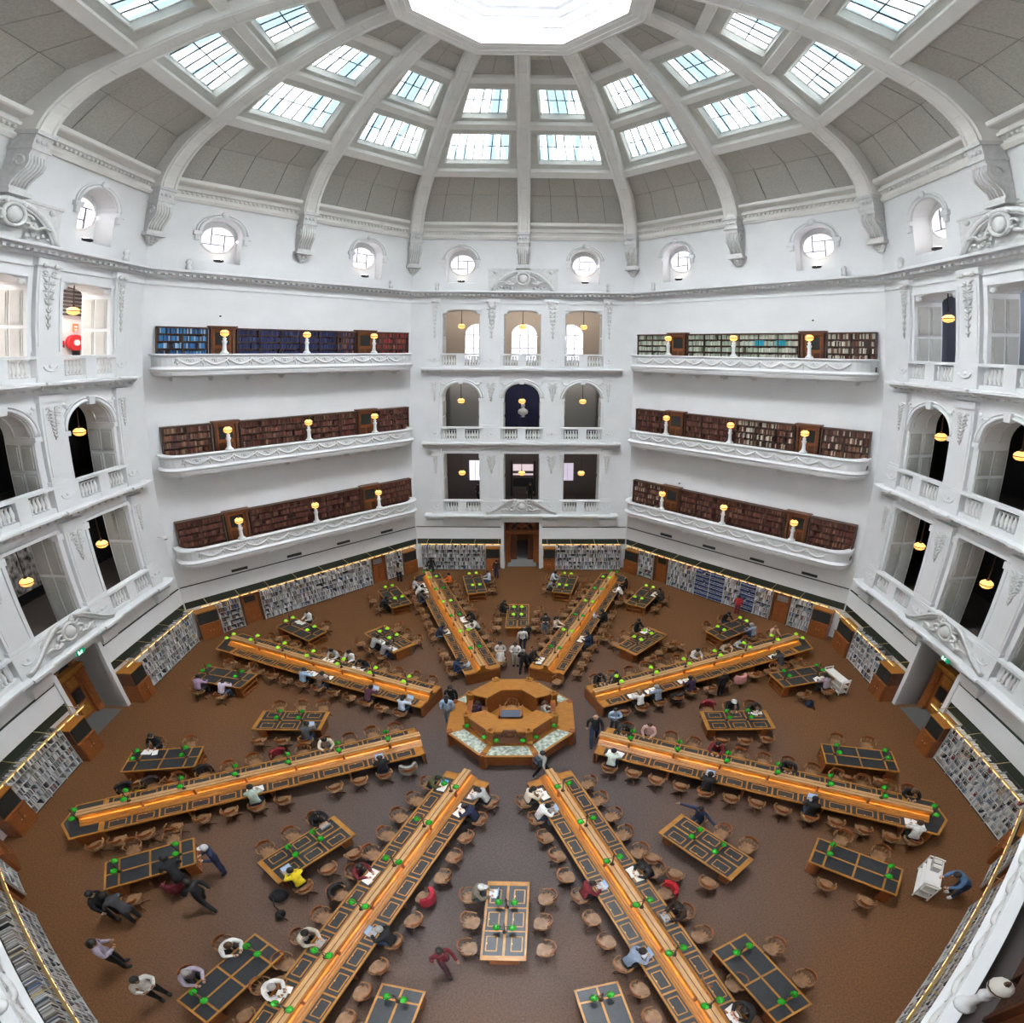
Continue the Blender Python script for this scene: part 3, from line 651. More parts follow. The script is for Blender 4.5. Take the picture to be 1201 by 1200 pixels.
# ------------------------------------------------------------------ dome
DOME = root('ceiling', label='great white ribbed octagonal dome with rows of skylights', cat='ceiling', kind='structure')
SURF = [(17.4, 28.0), (14.35, 31.05), (11.45, 33.45), (8.15, 35.1), (5.35, 35.75)]
def srow(r, t, off=0.0):
    (a0, z0), (a1, z1) = SURF[r], SURF[r + 1]; d = math.hypot(a1 - a0, z1 - z0); nx, nz = (z1 - z0) / d, -(a1 - a0) / d
    off += (.5, .16, .12, .08)[r] * 4 * t * (1 - t)
    return a0 + (a1 - a0) * t + nx * off, z0 + (z1 - z0) * t + nz * off
def parts_row(b, r, t0, t1, fx0, fx1, off=0.0, m=0, col=None, rim=0.0):
    # slab of the row surface between fractions; fx is measured from the middle rib to the corner
    a0, z0 = srow(r, t0, off); a1, z1 = srow(r, t1, off)
    P = [(a0 * T8 * fx0, a0, z0), (a0 * T8 * fx1, a0, z0), (a1 * T8 * fx1, a1, z1), (a1 * T8 * fx0, a1, z1)]
    b.q(P, m)
    if rim:
        q0, w0 = srow(r, t0, off + rim); q1, w1 = srow(r, t1, off + rim)
        Q = [(q0 * T8 * fx0, q0, w0), (q0 * T8 * fx1, q0, w0), (q1 * T8 * fx1, q1, w1), (q1 * T8 * fx0, q1, w1)]
        for i in range(4): j = (i + 1) % 4; b.q([P[i], P[j], Q[j], Q[i]], m)
def mirror(b): c = M(); c.add(b, Matrix.Diagonal((-1, 1, 1, 1))); return c
def spin(o, k): o.rotation_euler = (0, 0, k * PI / 4 - PI / 2)

def rib_path(s, y):
    P = [(16.42, 26.95), (16.38, 27.4), (16.12, 28.2), (15.3, 29.45), (13.8, 30.72), (12.45, 31.8), (10.98, 32.78), (9.45, 33.66), (7.9, 34.34), (6.65, 34.82), (5.4, 35.12)]
    Q = []
    for i in range(len(P) - 1):
        p0, p1, p2, p3 = P[max(i - 1, 0)], P[i], P[i + 1], P[min(i + 2, len(P) - 1)]
        for k in range(3):
            t = k / 3; f = lambda a, b_, c, d: .5 * (2 * b_ + (c - a) * t + (2 * a - 5 * b_ + 4 * c - d) * t * t + (3 * b_ - a - 3 * c + d) * t ** 3)
            Q.append((f(p0[0], p1[0], p2[0], p3[0]), f(p0[1], p1[1], p2[1], p3[1])))
    Q.append(P[-1]); return [(a * s, z) for a, z in Q]
def rib_mesh(s):
    b = M(); P = rib_path(s, 0); w = .40; n = len(P); rings = []
    for i, (a, z) in enumerate(P):
        d = Vector((P[min(i + 1, n - 1)][0] - P[max(i - 1, 0)][0], P[min(i + 1, n - 1)][1] - P[max(i - 1, 0)][1])).normalized(); nr = Vector((-d.y, d.x)) * -1
        pr = [(-w, 1.55), (-w, .1), (-w + .07, .06), (-w + .07, 0), (-w + .16, 0), (-w + .2, .05), (w - .2, .05), (w - .16, 0), (w - .07, 0), (w - .07, .06), (w, .1), (w, 1.55)]
        rings.append([(x, a + nr.x * h, z + nr.y * h) for x, h in pr])
    for i in range(n - 1): b.strip(rings[i], rings[i + 1], 0)
    for i in range(2, n - 1, 4):
        a, c = rings[i], rings[i + 1]
        q = lambda P_, Q_, t: tuple(P_[k] + (Q_[k] - P_[k]) * t for k in range(3))
        b.q([q(a[5], c[5], .1), q(a[6], c[6], .1), q(a[6], c[6], .16), q(a[5], c[5], .16)], 1)
    return b.mesh('dome_rib', [RIB, SURR])
RM, RC = rib_mesh(1.0), rib_mesh(1.0 / C8)
def console_mesh(s):
    b = M(); w = .36; prof = [(-.02, 27.0), (-.95, 27.0), (-.97, 26.9), (-.9, 26.8), (-.88, 26.3), (-.95, 26.2), (-.9, 26.1), (-.86, 25.9), (-.92, 25.6), (-.86, 25.35), (-.66, 25.1), (-.48, 24.85), (-.4, 24.6), (-.42, 24.45), (-.52, 24.4), (-.5, 24.25), (-.36, 24.22), (-.02, 24.22)]
    b.ext([(AP * s + y, z) for y, z in prof], -w, w)
    b.tbox(-w - .06, w + .06, AP * s - 1.0, AP * s, 26.82, 27.0, 1.0); b.box(-w - .05, w + .05, AP * s - .96, AP * s, 26.14, 26.26); b.box(-w - .1, w + .1, AP * s - .56, AP * s, 24.24, 24.42)
    for i in range(-2, 3): b.tube([(i * .13, AP * s + y - .01, z) for y, z in prof[7:13]], .045, 5)
    for i in (-1, 0, 1): rosette(b, i * .2, AP * s - .9, 26.55, .1)
    for sx in (-1, 1):
        b.tube([(sx * w, AP * s - .55 + .26 * math.cos(a) * (1 - a / 10), 25.6 + .3 * math.sin(a) * (1 - a / 10)) for a in [.55 * i for i in range(13)]], .06, 5)
    for i in range(3):
        for x in (-.2, 0, .2): b.ball((x * (1 - i * .3), AP * s - .22 + i * .04, 24.12 - i * .14), .14 - i * .025, 7, 4)
    return b.mesh('rib_console', ORN)
CM, CC = console_mesh(1.0), console_mesh(1.0 / C8)
def pan_meshes(r, nx, ny):
    out = []
    for i in range(nx):
        for j in range(ny):
            b = M(); parts_row(b, r, (j + .006) / ny, (j + .994) / ny, (i + .010) / nx, (i + .990) / nx, 0, 0, rim=.04); out.append(b)
    return out
PROW = pan_meshes(0, 4, 2) + pan_meshes(3, 2, 2)
PMESH = [(p.mesh('ceiling_panel', COFF), mirror(p).mesh('ceiling_panel', COFF)) for p in PROW]
bk = M()
for r in (0, 3):
    for j in range(4): parts_row(bk, r, j / 4 - .01, (j + 1) / 4 + .01, -1.0, 1.0, .08)
JOINT = bk.mesh('panel_backing', COFFG)
SK = {}
for r, (ta, tb, fa, fb_, nx) in {1: (.17, .80, .155, .84, 7), 2: (.13, .76, .20, .79, 5)}.items():
    s = M(); parts_row(s, r, 0, ta, 0, 1); parts_row(s, r, tb, 1, 0, 1); parts_row(s, r, ta, tb, 0, fa); parts_row(s, r, ta, tb, fb_, 1)
    a0, z0 = srow(r, ta); a1, z1 = srow(r, tb); q0, w0 = srow(r, ta + .02, .5); q1, w1 = srow(r, tb - .02, .5)
    g0, g1 = fa + .01, fb_ - .01
    P = [(a0 * T8 * fa, a0, z0), (a0 * T8 * fb_, a0, z0), (a1 * T8 * fb_, a1, z1), (a1 * T8 * fa, a1, z1)]
    Q = [(q0 * T8 * g0, q0, w0), (q0 * T8 * g1, q0, w0), (q1 * T8 * g1, q1, w1), (q1 * T8 * g0, q1, w1)]
    for i in range(4): j = (i + 1) % 4; s.q([P[i], P[j], Q[j], Q[i]], 0)
    fr = M()
    for i in range(4): fr.tube([P[i], P[(i + 1) % 4]], .05, 4)
    for i in range(4): fr.tube([Q[i], Q[(i + 1) % 4]], .06, 4)
    panes = []; bars = M()
    L = lambda u, v, o=0: tuple(Q[0][k] * (1 - u) * (1 - v) + Q[1][k] * u * (1 - v) + Q[2][k] * u * v + Q[3][k] * (1 - u) * v for k in range(3))
    for i in range(nx):
        for j in range(2):
            p = M(); p.q([L((i + .02) / nx, j / 2 + .01), L((i + .98) / nx, j / 2 + .01), L((i + .98) / nx, j / 2 + .49), L((i + .02) / nx, j / 2 + .49)]); panes.append(p)
        if i: bars.tube([L(i / nx, 0), L(i / nx, 1)], .035, 4)
    bars.tube([L(0, .5), L(1, .5)], .03, 4)
    ctr = tuple(sum(q[k] for q in Q) / 4 for k in range(3))
    SK[r] = [[(x.mesh('skylight_shaft', SURR), y.mesh('skylight_frame', RIB), z.mesh('glazing_bar', IRON), [q.mesh('pane', PANE) for q in qs]) for x, y, z, qs in ((s, fr, bars, panes), (mirror(s), mirror(fr), mirror(bars), [mirror(q) for q in panes]))], ctr]
def beam_mesh(r, h, w):
    b = M(); a, z = SURF[r]; d = Vector((SURF[r + 1][0] - SURF[r - 1][0], SURF[r + 1][1] - SURF[r - 1][1])).normalized(); n_ = Vector((-d.y, d.x))
    pr = [(-w, -.1), (-w, h * .75), (-w * .8, h), (w * .8, h), (w, h * .75), (w, -.1)]
    A = []
    for x in (-1, 1): A.append([(x * (a + d.x * u + n_.x * v) * T8, a + d.x * u + n_.x * v, z + d.y * u + n_.y * v) for u, v in pr])
    b.strip(A[0], A[1]); return b.mesh('ring_beam', RIB)
BEAMS = [beam_mesh(1, .42, .3), beam_mesh(2, .42, .26), beam_mesh(3, .36, .26)]
for k in range(8):
    for me in (RM,): o = link('dome_rib', me, DOME); spin(o, k)
    o = link('dome_rib', RC, DOME); o.rotation_euler = (0, 0, (k + .5) * PI / 4 - PI / 2)
    o = link('rib_console', CM, DOME); spin(o, k)
    o = link('rib_console', CC, DOME); o.rotation_euler = (0, 0, (k + .5) * PI / 4 - PI / 2)
    o = link('panel_backing', JOINT, DOME); spin(o, k)
    for me in BEAMS: o = link('ring_beam', me, DOME); spin(o, k)
    for pr in PMESH:
        for me in pr: o = link('ceiling_panel', me, DOME); spin(o, k)
    for r, (two, ctr) in SK.items():
        for side, (sh, fr, br, ps) in enumerate(two):
            o = link('skylight', sh, DOME); spin(o, k)
            for nm, me in [('skylight_frame', fr), ('glazing_bar', br)] + [('pane', p) for p in ps]: link(nm, me, o)
            t = k * PI / 4 - PI / 2; x, y, z = ctr; x *= (-1 if side else 1)
            wx, wy = x * math.cos(t) - y * math.sin(t), x * math.sin(t) + y * math.cos(t)
            a0, z0 = SURF[r]; a1, z1 = SURF[r + 1]; nrm = Vector((0, -(z1 - z0), (a1 - a0))).normalized(); nv = Vector((-nrm.y * math.sin(t), nrm.y * math.cos(t), nrm.z))
            portal((wx - nv.x * .15, wy - nv.y * .15, z - nv.z * .15), nv, 3.6 if r == 1 else 2.6, 3.0)
def octa(prof, name, m, sm=False):
    b = M()
    rings = [[(a / C8 * math.cos(PI / 8 + k * PI / 4), a / C8 * math.sin(PI / 8 + k * PI / 4), z) for k in range(9)] for a, z in prof]
    for i in range(len(rings) - 1): b.strip(rings[i], rings[i + 1])
    return b.obj(name, m, DOME)
octa([(5.75, 35.75), (5.7, 35.05), (5.45, 34.93), (5.43, 34.97), (5.2, 35.02), (5.18, 35.06), (4.92, 35.12), (4.9, 35.15), (4.7, 35.19)], 'oculus_ring', RIB)
octa([(4.7, 35.19), (4.66, 36.3), (4.58, 36.32), (4.58, 37.0), (4.42, 37.05), (4.2, 37.35)], 'oculus_drum', WHITE)
octa([(4.2, 37.35), (3.95, 37.4), (3.9, 37.55), (3.95, 37.7), (3.95, 38.5), (3.7, 38.6)], 'lantern_ring', WHITE)
octa([(5.75, 35.75), (6.2, 38.9), (3.6, 38.9)], 'lantern_roof', WHITE)
g = M()
for k in range(8):
    a0, a1 = PI / 8 + k * PI / 4, PI / 8 + (k + 1) * PI / 4; r_ = 3.95 / C8
    p = M(); p.q([(r_ * math.cos(a0), r_ * math.sin(a0), 38.45), (r_ * math.cos(a1), r_ * math.sin(a1), 38.45), (0, 0, 38.75)]); p.obj('oculus_pane', OCUL, DOME)
    g.tube([(r_ * math.cos(a0), r_ * math.sin(a0), 38.43), (0, 0, 38.73)], .05, 4)
g.obj('oculus_bar', ORN, DOME)
portal((0, 0, 38.9), (0, 0, -1), 7.6, 7.6)

# ------------------------------------------------------------------ balconies
def bal_path(ins=0.0):
    P = []; x0, r = 6.85 - ins, .9
    d = 1.2 - ins
    P.append((-x0, 0.05))
    for i in range(7): t = PI / 2 * i / 6; P.append((-x0 + r - r * math.cos(t), -(d - r) - r * math.sin(t)))
    Q = [(-x, y) for x, y in reversed(P)]
    return P + Q
def parapet(zt):
    prof = [(.16, zt), (-.1, zt), (-.12, zt - .07), (-.04, zt - .14), (-.02, zt - .2), (0, zt - .72), (-.03, zt - .76), (-.13, zt - .84), (-.1, zt - .93), (-.04, zt - .97), (-.06, zt - 1.02), (.0, zt - 1.2), (.2, zt - 1.3), (.3, zt - 1.22), (.16, zt - 1.0)]
    b = M(); rows = [[(x, y, z) for x, y in bal_path(o)] for o, z in prof]; rows.append(rows[0])
    for i in range(len(rows) - 1): b.strip(rows[i], rows[i + 1], 0, False)
    b.prism(bal_path(.1), zt - 1.24, zt - 1.05, 0)
    return b
def build_balcony(zt):
    o = parapet(zt).obj('balcony', WHITE); o['kind'] = 'structure'
    g = M(); g.q([(x, y, zt - 1.045) for x, y in bal_path(.18)]); g.obj('gallery_carpet', mat('gallery_carpet_%d' % int(zt), (.10, .085, .08), .8), o)
    n = 11; L = 12.0 / n
    for i in range(n):
        s = M(); x0 = -6.0 + i * L
        s.tube([(x0 + L * j / 10, -1.23, zt - .27 - .33 * math.sin(PI * j / 10)) for j in range(11)], [.035 + .04 * math.sin(PI * j / 10) for j in range(11)], 6)
        for q in (-1, 1): s.tube([(x0 + L / 2 + q * (.05 + .11 * math.cos(a)), -1.22, zt - .36 + .1 * math.sin(a)) for a in [.7 * i for i in range(7)]], .025, 5); leaf(s, x0, -1.2, zt - .3, q * .12, -.22, .05)
        rosette(s, x0, -1.22, zt - .30, .11); rosette(s, x0, -1.22, zt - .52, .06)
        for q in (-.08, 0, .08): rosette(s, x0 + L / 2 + q, -1.22, zt - .36 + abs(q), .05)
        s.tube([(x0, -1.22, zt - .4), (x0, -1.22, zt - .66)], .02, 4)
        s.obj('garland', ORN, o)
    for i in range(8):
        s = M(); x = -6.0 + i * 12 / 7; s.box(x - .17, x + .17, -1.0, 0, zt - 1.42, zt - 1.26); s.box(x - .12, x + .12, -.6, 0, zt - 1.55, zt - 1.42); s.obj('balcony_bracket', WHITE, o)
    return o
LAMPCOL = M().lathe([(.2, 0), (.2, .08), (.13, .14), (.1, .22), (.085, .55), (.12, .68), (.13, .74), (.07, .78), (.1, .9), (.05, .95), (.05, 1.02)], n=10).mesh('lamp_column', WHITE)
GL = M().lathe([(.02, -.2), (.12, -.17), (.19, -.09), (.21, 0), (.19, .09), (.12, .17), (.02, .2)], n=12).mesh('globe', GLOBE)
GLOFF = M().lathe([(.02, -.2), (.12, -.17), (.19, -.09), (.21, 0), (.19, .09), (.12, .17), (.02, .2)], n=12).mesh('globe', mat('unlit_glass_globe', (.55, .52, .46), .3))
GB = M().lathe([(.215, -.018), (.218, 0), (.215, .018)], n=12).mesh('globe_band', BRONZE)
CAPM = M().lathe([(.06, .18), (.05, .24), (.02, .3)], n=8).mesh('globe_cap', BRONZE)
BAL0 = {ti: build_balcony(zt) for ti, zt in ((0, 6.4), (1, 12.05), (2, 17.72))}
tname = ('lowest', 'middle', 'top')
fname = {135: 'left', 45: 'right', 225: 'near left', 315: 'near right'}
DOORM = {}
def gallery_door():
    t = root('gallery_door')
    f = M(); f.box(-.56, -.44, -.38, .0, 0, 2.6); f.box(.44, .56, -.38, 0, 0, 2.6); f.box(-.6, .6, -.42, 0, 2.48, 2.62); f.box(-.66, .66, -.46, 0, 2.6, 2.68); f.obj('door_frame', WOODD, t)
    d = M(); d.box(-.44, .44, -.2, -.14, 0, 2.48); D = d.obj('door_leaf', WOODM, t)
    p = M(); p.box(-.32, .32, -.22, -.2, 1.55, 2.3); p.obj('door_pane', SCREEN, D)
    for s in (-1, 1): q = M(); q.box(min(s * .05, s * .34), max(s * .05, s * .34), -.22, -.2, .25, 1.35); q.obj('door_panel', WOODD, D)
    return t
GD0 = gallery_door()
CASEM = {}
def case_mesh(x0, x1, h):
    b = M(); b.box(x0, x1, -.02, 0, 0, h); b.box(x0, x0 + .05, -.32, 0, 0, h); b.box(x1 - .05, x1, -.32, 0, 0, h); b.box(x0, x1, -.36, 0, h - .06, h + .03)
    n = max(1, round((x1 - x0) / 1.05))
    for i in range(1, n): x = x0 + (x1 - x0) * i / n; b.box(x - .02, x + .02, -.31, 0, 0, h)
    return b, n
first = {}
LMP = 0
for ang in (135, 45, 225, 315):
    for ti, zt in ((0, 6.4), (1, 12.05), (2, 17.72)):
        o = BAL0[ti] if ang == 135 else dup(BAL0[ti]); on_face(o, ang)
        tag(o, '%s white balcony with garland reliefs on the %s wall' % (tname[ti], fname[ang]), 'balcony')
        zf = zt - 1.05
        for i, x in enumerate((-3.95, .1, 4.05)):
            t = root('balcony_lamp', label='white balustered lamp post with glowing globe, %s on the %s %s balcony' % (('leftmost', 'middle', 'rightmost')[i], tname[ti], fname[ang]), cat='lamp', group='globe lamps on the balconies')
            link('lamp_column', LAMPCOL, t); g = link('globe', GL if ang in (135, 45) else GLOFF, t); g.location = (0, 0, 1.2); q = link('globe_band', GB, t); q.location = (0, 0, 1.2); q = link('globe_cap', CAPM, t); q.location = (0, 0, 1.2)
            on_face(t, ang, x, -1.1, zt - .005)
        for i, x in enumerate((-3.82, 3.95)):
            d = GD0 if 'd' not in first else dup(GD0); first.setdefault('d', 1); on_face(d, ang, x, 0, zf)
            dn = first['d'] = first['d'] + 1; d.name = 'door_%d' % (dn + 2)
            tag(d, 'dark wooden gallery door, %s of two on the %s %s gallery' % (('left', 'right')[i], tname[ti], fname[ang]), 'door', 'gallery doors', 'structure')
        if ang in (225, 315) and ti > 0: continue
        for i, (x0, x1) in enumerate(((-6.68, -4.48), (-3.16, 3.29), (4.61, 6.86))):
            b, n = case_mesh(x0, x1, 2.55); c = b.obj('gallery_bookcase', WALN)
            for j in range(6): s = M(); s.box(x0 + .05, x1 - .05, -.3, -.02, .06 + j * .42, .09 + j * .42); s.obj('shelf', WALN, c)
            tag(c, 'dark walnut bookcase, %s section of the %s %s gallery' % (('left', 'middle', 'right')[i], tname[ti], fname[ang]), 'bookcase', 'gallery bookcases'); on_face(c, ang, 0, -.005, zf)

# ------------------------------------------------------------------ books on the galleries
RNG = random.Random(7)
def tone(cs):
    c = RNG.choice(cs); k = .75 + RNG.random() * .5; return tuple(min(1, x * k) for x in c)
MAROON = [(.085, .018, .014), (.10, .028, .02), (.06, .014, .012), (.12, .045, .03), (.075, .02, .016)]
BROWNS = [(.11, .04, .022), (.16, .07, .04), (.07, .025, .018), (.22, .12, .07), (.04, .022, .02), (.13, .03, .022)]
CREAMS = [(.55, .5, .4), (.45, .4, .32), (.4, .42, .34), (.6, .58, .5)]
SAGE = [(.32, .36, .28), (.42, .45, .36), (.5, .5, .42), (.25, .28, .2)]
NAVYS = [(.015, .02, .09), (.02, .02, .07), (.012, .015, .05), (.03, .04, .13)]
BLUES = [(.02, .12, .32), (.03, .2, .42), (.015, .06, .2), (.3, .4, .5), (.02, .16, .35), (.05, .05, .08)]
TEAL = [(.0, .28, .38), (.02, .3, .42)]
REDS = [(.26, .02, .03), (.2, .02, .02), (.3, .04, .05), (.14, .02, .03)]
def book_row(b, x0, x1, z, h, y0, y1, cs, th=.05, gap=.04, white_label=False):
    x = x0
    while x < x1 - .03:
        if RNG.random() < gap: x += .05 + RNG.random() * .15; continue
        t = th * (.7 + RNG.random() * .7); t = min(t, x1 - x); hh = h * (.78 + RNG.random() * .2); c = tone(cs)
        b.box(x + .002, x + t - .002, y0 + RNG.random() * .04, y1, z, z + hh, 0, c)
        if white_label: b.box(x + .004, x + t - .004, y0 - .004, y0 + .04, z + hh * .78, z + hh * .88, 0, (.6, .6, .6))
        x += t
def gcol(ang, ti, x):
    if ang == 135:
        if ti == 2: return BLUES if x < -4 else NAVYS if x < 1.2 else (BROWNS + NAVYS if x < 2.4 else MAROON + BROWNS if x < 4 else REDS + BROWNS)
        if ti == 1: return BROWNS + [(.3, .2, .12)] if x < -4 else BROWNS + MAROON
        return MAROON + BROWNS[:2]
    if ti == 2: return SAGE if x < 1.0 else (SAGE + CREAMS if x < 3.5 else BROWNS + CREAMS)
    if ti == 1: return MAROON + BROWNS if x < -.2 else (CREAMS + BROWNS if x < 1.2 else BROWNS + CREAMS[:1])
    return MAROON + BROWNS if x > -5 else BROWNS + CREAMS[:1]
for ang in (135, 45):
    for ti, zt in ((0, 6.4), (1, 12.05), (2, 17.72)):
        b = M(); zf = zt - 1.05
        for (x0, x1) in ((-6.63, -4.53), (-3.11, 3.24), (4.66, 6.81)):
            n = max(1, round((x1 - x0) / 1.05))
            for j in range(1, 6):
                for i in range(n):
                    xa, xb = x0 + (x1 - x0) * i / n + .03, x0 + (x1 - x0) * (i + 1) / n - .03
                    book_row(b, xa, xb, .095 + j * .42, .325, -.28, -.06, gcol(ang, ti, xa), .062, .03)
        if ang == 45 and ti == 2:
            for xx in (.95, 2.1): 
                for q in range(8): b.box(xx + q * .06, xx + q * .06 + .055, -.3, -.06, 1.77, 2.12, 0, tone(TEAL))
        o = b.obj('books', BOOKS); on_face(o, ang, 0, -.005, zf)
        tag(o, 'rows of %s volumes filling the %s %s gallery bookcases' % ({(135, 2): 'blue and red', (135, 1): 'brown leather', (135, 0): 'maroon', (45, 2): 'pale green and brown', (45, 1): 'maroon and cream', (45, 0): 'dark maroon'}[(ang, ti)], tname[ti], fname[ang]), 'books', kind='stuff')

# ------------------------------------------------------------------ ground floor bookcases
GREYB = [(.34, .35, .36), (.52, .53, .54), (.62, .62, .62), (.2, .21, .23), (.42, .43, .44), (.08, .08, .09), (.5, .47, .43), (.25, .22, .2), (.3, .34, .4), (.58, .58, .6), (.06, .06, .07)]
MIXB = GREYB + [(.2, .05, .04), (.05, .1, .25), (.45, .38, .2)]
def steel_case(ang, x0, x1, label):
    t = root('ground_bookcase', label=label, cat='bookcase', group='grey steel bookcases round the floor')
    b = M(); b.box(x0, x1, -.12, -.08, .0, 2.22); b.obj('back_panel', SHELFB, t)
    n = max(1, round((x1 - x0) / .95))
    for i in range(n + 1): b = M(); x = x0 + (x1 - x0) * i / n; b.box(x - .015, x + .015, -.48, -.1, 0, 2.22); b.obj('upright', STEEL, t)
    for j in range(6): b = M(); b.box(x0, x1, -.48, -.1, .08 + j * .355, .1 + j * .355); b.obj('shelf', STEEL, t)
    b = M(); b.box(x0, x1, -.46, -.1, 0, .08); b.obj('plinth', WALN, t)
    on_face(t, ang, 0, 0, 0)
    return [(x0 + (x1 - x0) * i / n + .02, x0 + (x1 - x0) * (i + 1) / n - .02) for i in range(n)]
def cabinet(ang, x0, x1, label, deep=.62):
    t = root('side_cabinet', label=label, cat='cabinet', group='cabinets with dark screens')
    b = M(); b.box(x0, x1, -deep, -.05, 0, 1.08); b.box(x0 - .02, x1 + .02, -deep - .03, -.05, 1.08, 1.12); b.obj('body', WOODM, t)
    w_ = x1 - x0
    for i in range(2):
        b = M(); b.box(x0 + .04 + i * w_ / 2, x0 + w_ / 2 - .03 + i * w_ / 2, -deep - .025, -deep, .1, 1.02); D = b.obj('cupboard_door', WOODM, t)
        k = M(); k.ball((x0 + w_ / 2 + (.08 if i else -.08), -deep - .04, .62), .025, 8, 5); k.obj('knob', BRASS, D)
    b = M(); b.box(x0, x1, -deep + .08, -.05, 1.12, 1.95); b.obj('upper_case', WOODD, t)
    b = M(); b.box(x0 + .05, x1 - .05, -deep + .05, -deep + .08, 1.16, 1.9); b.obj('mesh_screen', SCREEN, t)
    b = M(); b.box(x0 - .02, x1 + .02, -deep + .03, -.05, 1.95, 2.0); b.obj('top', OAK, t)
    on_face(t, ang, 0, 0, 0)
def floor_door(ang, xc, n, lab):
    t = root('door_%d' % n, label='panelled brown floor-level door, %s' % lab, cat='door', kind='structure')
    f = M(); f.box(xc - .55, xc - .43, -.42, 0, 0, 2.2); f.box(xc + .43, xc + .55, -.42, 0, 0, 2.2); f.box(xc - .55, xc + .55, -.44, 0, 2.1, 2.22); f.obj('door_frame', WOODD, t)
    d = M(); d.box(xc - .43, xc + .43, -.3, -.22, 0, 2.1); D = d.obj('door_leaf', WOODM, t)
    p = M(); p.box(xc - .3, xc + .3, -.32, -.3, 1.6, 2.02); p.obj('door_pane', SCREEN if n % 2 else LAPG, D)
    for s in (-1, 1): q = M(); q.box(xc + min(s * .04, s * .36), xc + max(s * .04, s * .36), -.33, -.3, .2, 1.45); q.obj('door_panel', WOODM, D)
    on_face(t, ang)
def lamp_rail(ang, x0, x1, label):
    t = root('bookcase_light', label=label, cat='light', group='brass strip lights over the bookcases')
    b = M(); b.box(x0, x1, -.86, -.78, 2.5, 2.56); b.obj('rail', BRASS, t)
    b = M(); n = int((x1 - x0) / .5)
    for i in range(n): xa = x0 + (i + .08) * (x1 - x0) / n; xb = x0 + (i + .82) * (x1 - x0) / n; b.box(xa, xb, -.85, -.79, 2.485, 2.499); b.box(xa, xb, -.866, -.861, 2.525, 2.54)
    b.obj('strip_lamp', STRIP, t)
    for i in range(int((x1 - x0) / 1.6) + 1):
        x = x0 + .4 + i * 1.6
        if x < x1: b = M(); b.tube([(x, -.05, 2.66), (x, -.8, 2.56)], .018, 5); b.obj('bracket', BRASS, t)
    on_face(t, ang)
wall_lab = {90: 'far arcade wall', 135: 'left balcony wall', 45: 'right balcony wall', 180: 'left edge wall', 0: 'right edge wall', 225: 'near left wall', 315: 'near right wall'}
LAY = {90: [('b', -6.8, -2.5), ('c', -2.42, -1.5), ('c', 1.5, 2.3), ('b', 2.35, 6.8)],
       180: [('c', -6.4, -5.42), ('b', -5.38, -2.5), ('c', -2.45, -1.5), ('c', 1.5, 2.4), ('b', 2.45, 6.9)],
       0: [('c', -6.62, -5.24), ('b', -5.2, -2.6), ('c', -2.45, -1.45), ('c', 1.5, 2.4), ('b', 2.45, 6.85)]}
for a in (135, 45, 225, 315):
    LAY[a] = [('c', -6.85, -5.8), ('b', -5.75, -4.6), ('d', -4.03, 0), ('b', -3.45, 3.42), ('d', 3.97, 0), ('b', 4.52, 5.68), ('c', 5.75, 6.75)]
sides = ('leftmost', 'second from left', 'third from left', 'fourth from left', 'fifth from left', 'sixth from left', 'rightmost')
GB_ = M(); dn = 40; BIG = []
for ang, lay in LAY.items():
    for i, (k, x0, x1) in enumerate(lay):
        pos = sides[i] if i < len(lay) - 1 else 'rightmost'
        if k == 'c': cabinet(ang, x0, x1, 'low wooden cupboard with dark screen above, %s unit of the %s' % (pos, wall_lab[ang]), .78 if ang in (0, 180) and abs(x0) < 3 else .62)
        elif k == 'd': dn += 1; floor_door(ang, x0, dn, '%s unit of the %s' % (pos, wall_lab[ang]))
        else:
            secs = steel_case(ang, x0, x1, 'grey steel bookcase full of books, %s unit of the %s' % (pos, wall_lab[ang]))
            L = Matrix.Translation(Vector(face(ang)[0])) @ Matrix.Rotation(face(ang)[1], 4, 'Z')
            if ang == 0 and x0 > 0: BIG.append((ang, secs)); continue
            b = M()
            for xa, xb in secs:
                for j in range(6):
                    cs = GREYB if RNG.random() < .7 else MIXB
                    wl = False; gp = .07 + (.25 if RNG.random() < .12 else 0)
                    if ang == 45 and k == 'b' and -3.5 < x0 < -3:
                        if -1.5 < xa < 0 or 0.9 < xa < 2.3: cs = [(.012, .03, .12), (.015, .04, .15)]; wl = True; gp = .01
                        elif 2.2 < xa and j in (0, 1, 5): cs = GREYB + REDS[:1]
                    if ang == 135 and xa < -4.5: cs = MIXB + BROWNS
                    book_row(b, xa, xb, .102 + j * .355, .30, -.47, -.14, cs, .045, gp, wl)
            n0 = len(GB_.v); GB_.v += [tuple(L @ Vector(p)) for p in b.v]; GB_.f += [tuple(n0 + q for q in f) for f in b.f]; GB_.m += b.m; GB_.s += b.s; GB_.c += b.c
    if ang in (90, 180, 0):
        lamp_rail(ang, -6.75, -1.35, 'brass picture light over the bookcases left of the doorway, %s' % wall_lab[ang]); lamp_rail(ang, 1.35, 6.75, 'brass picture light over the bookcases right of the doorway, %s' % wall_lab[ang])
    else: lamp_rail(ang, -6.6, 6.6, 'long brass picture light over the bookcases of the %s' % wall_lab[ang])
tag(GB_.obj('books', BOOKS), 'grey, white and navy books packed in the floor-level bookcases', 'books', kind='stuff')
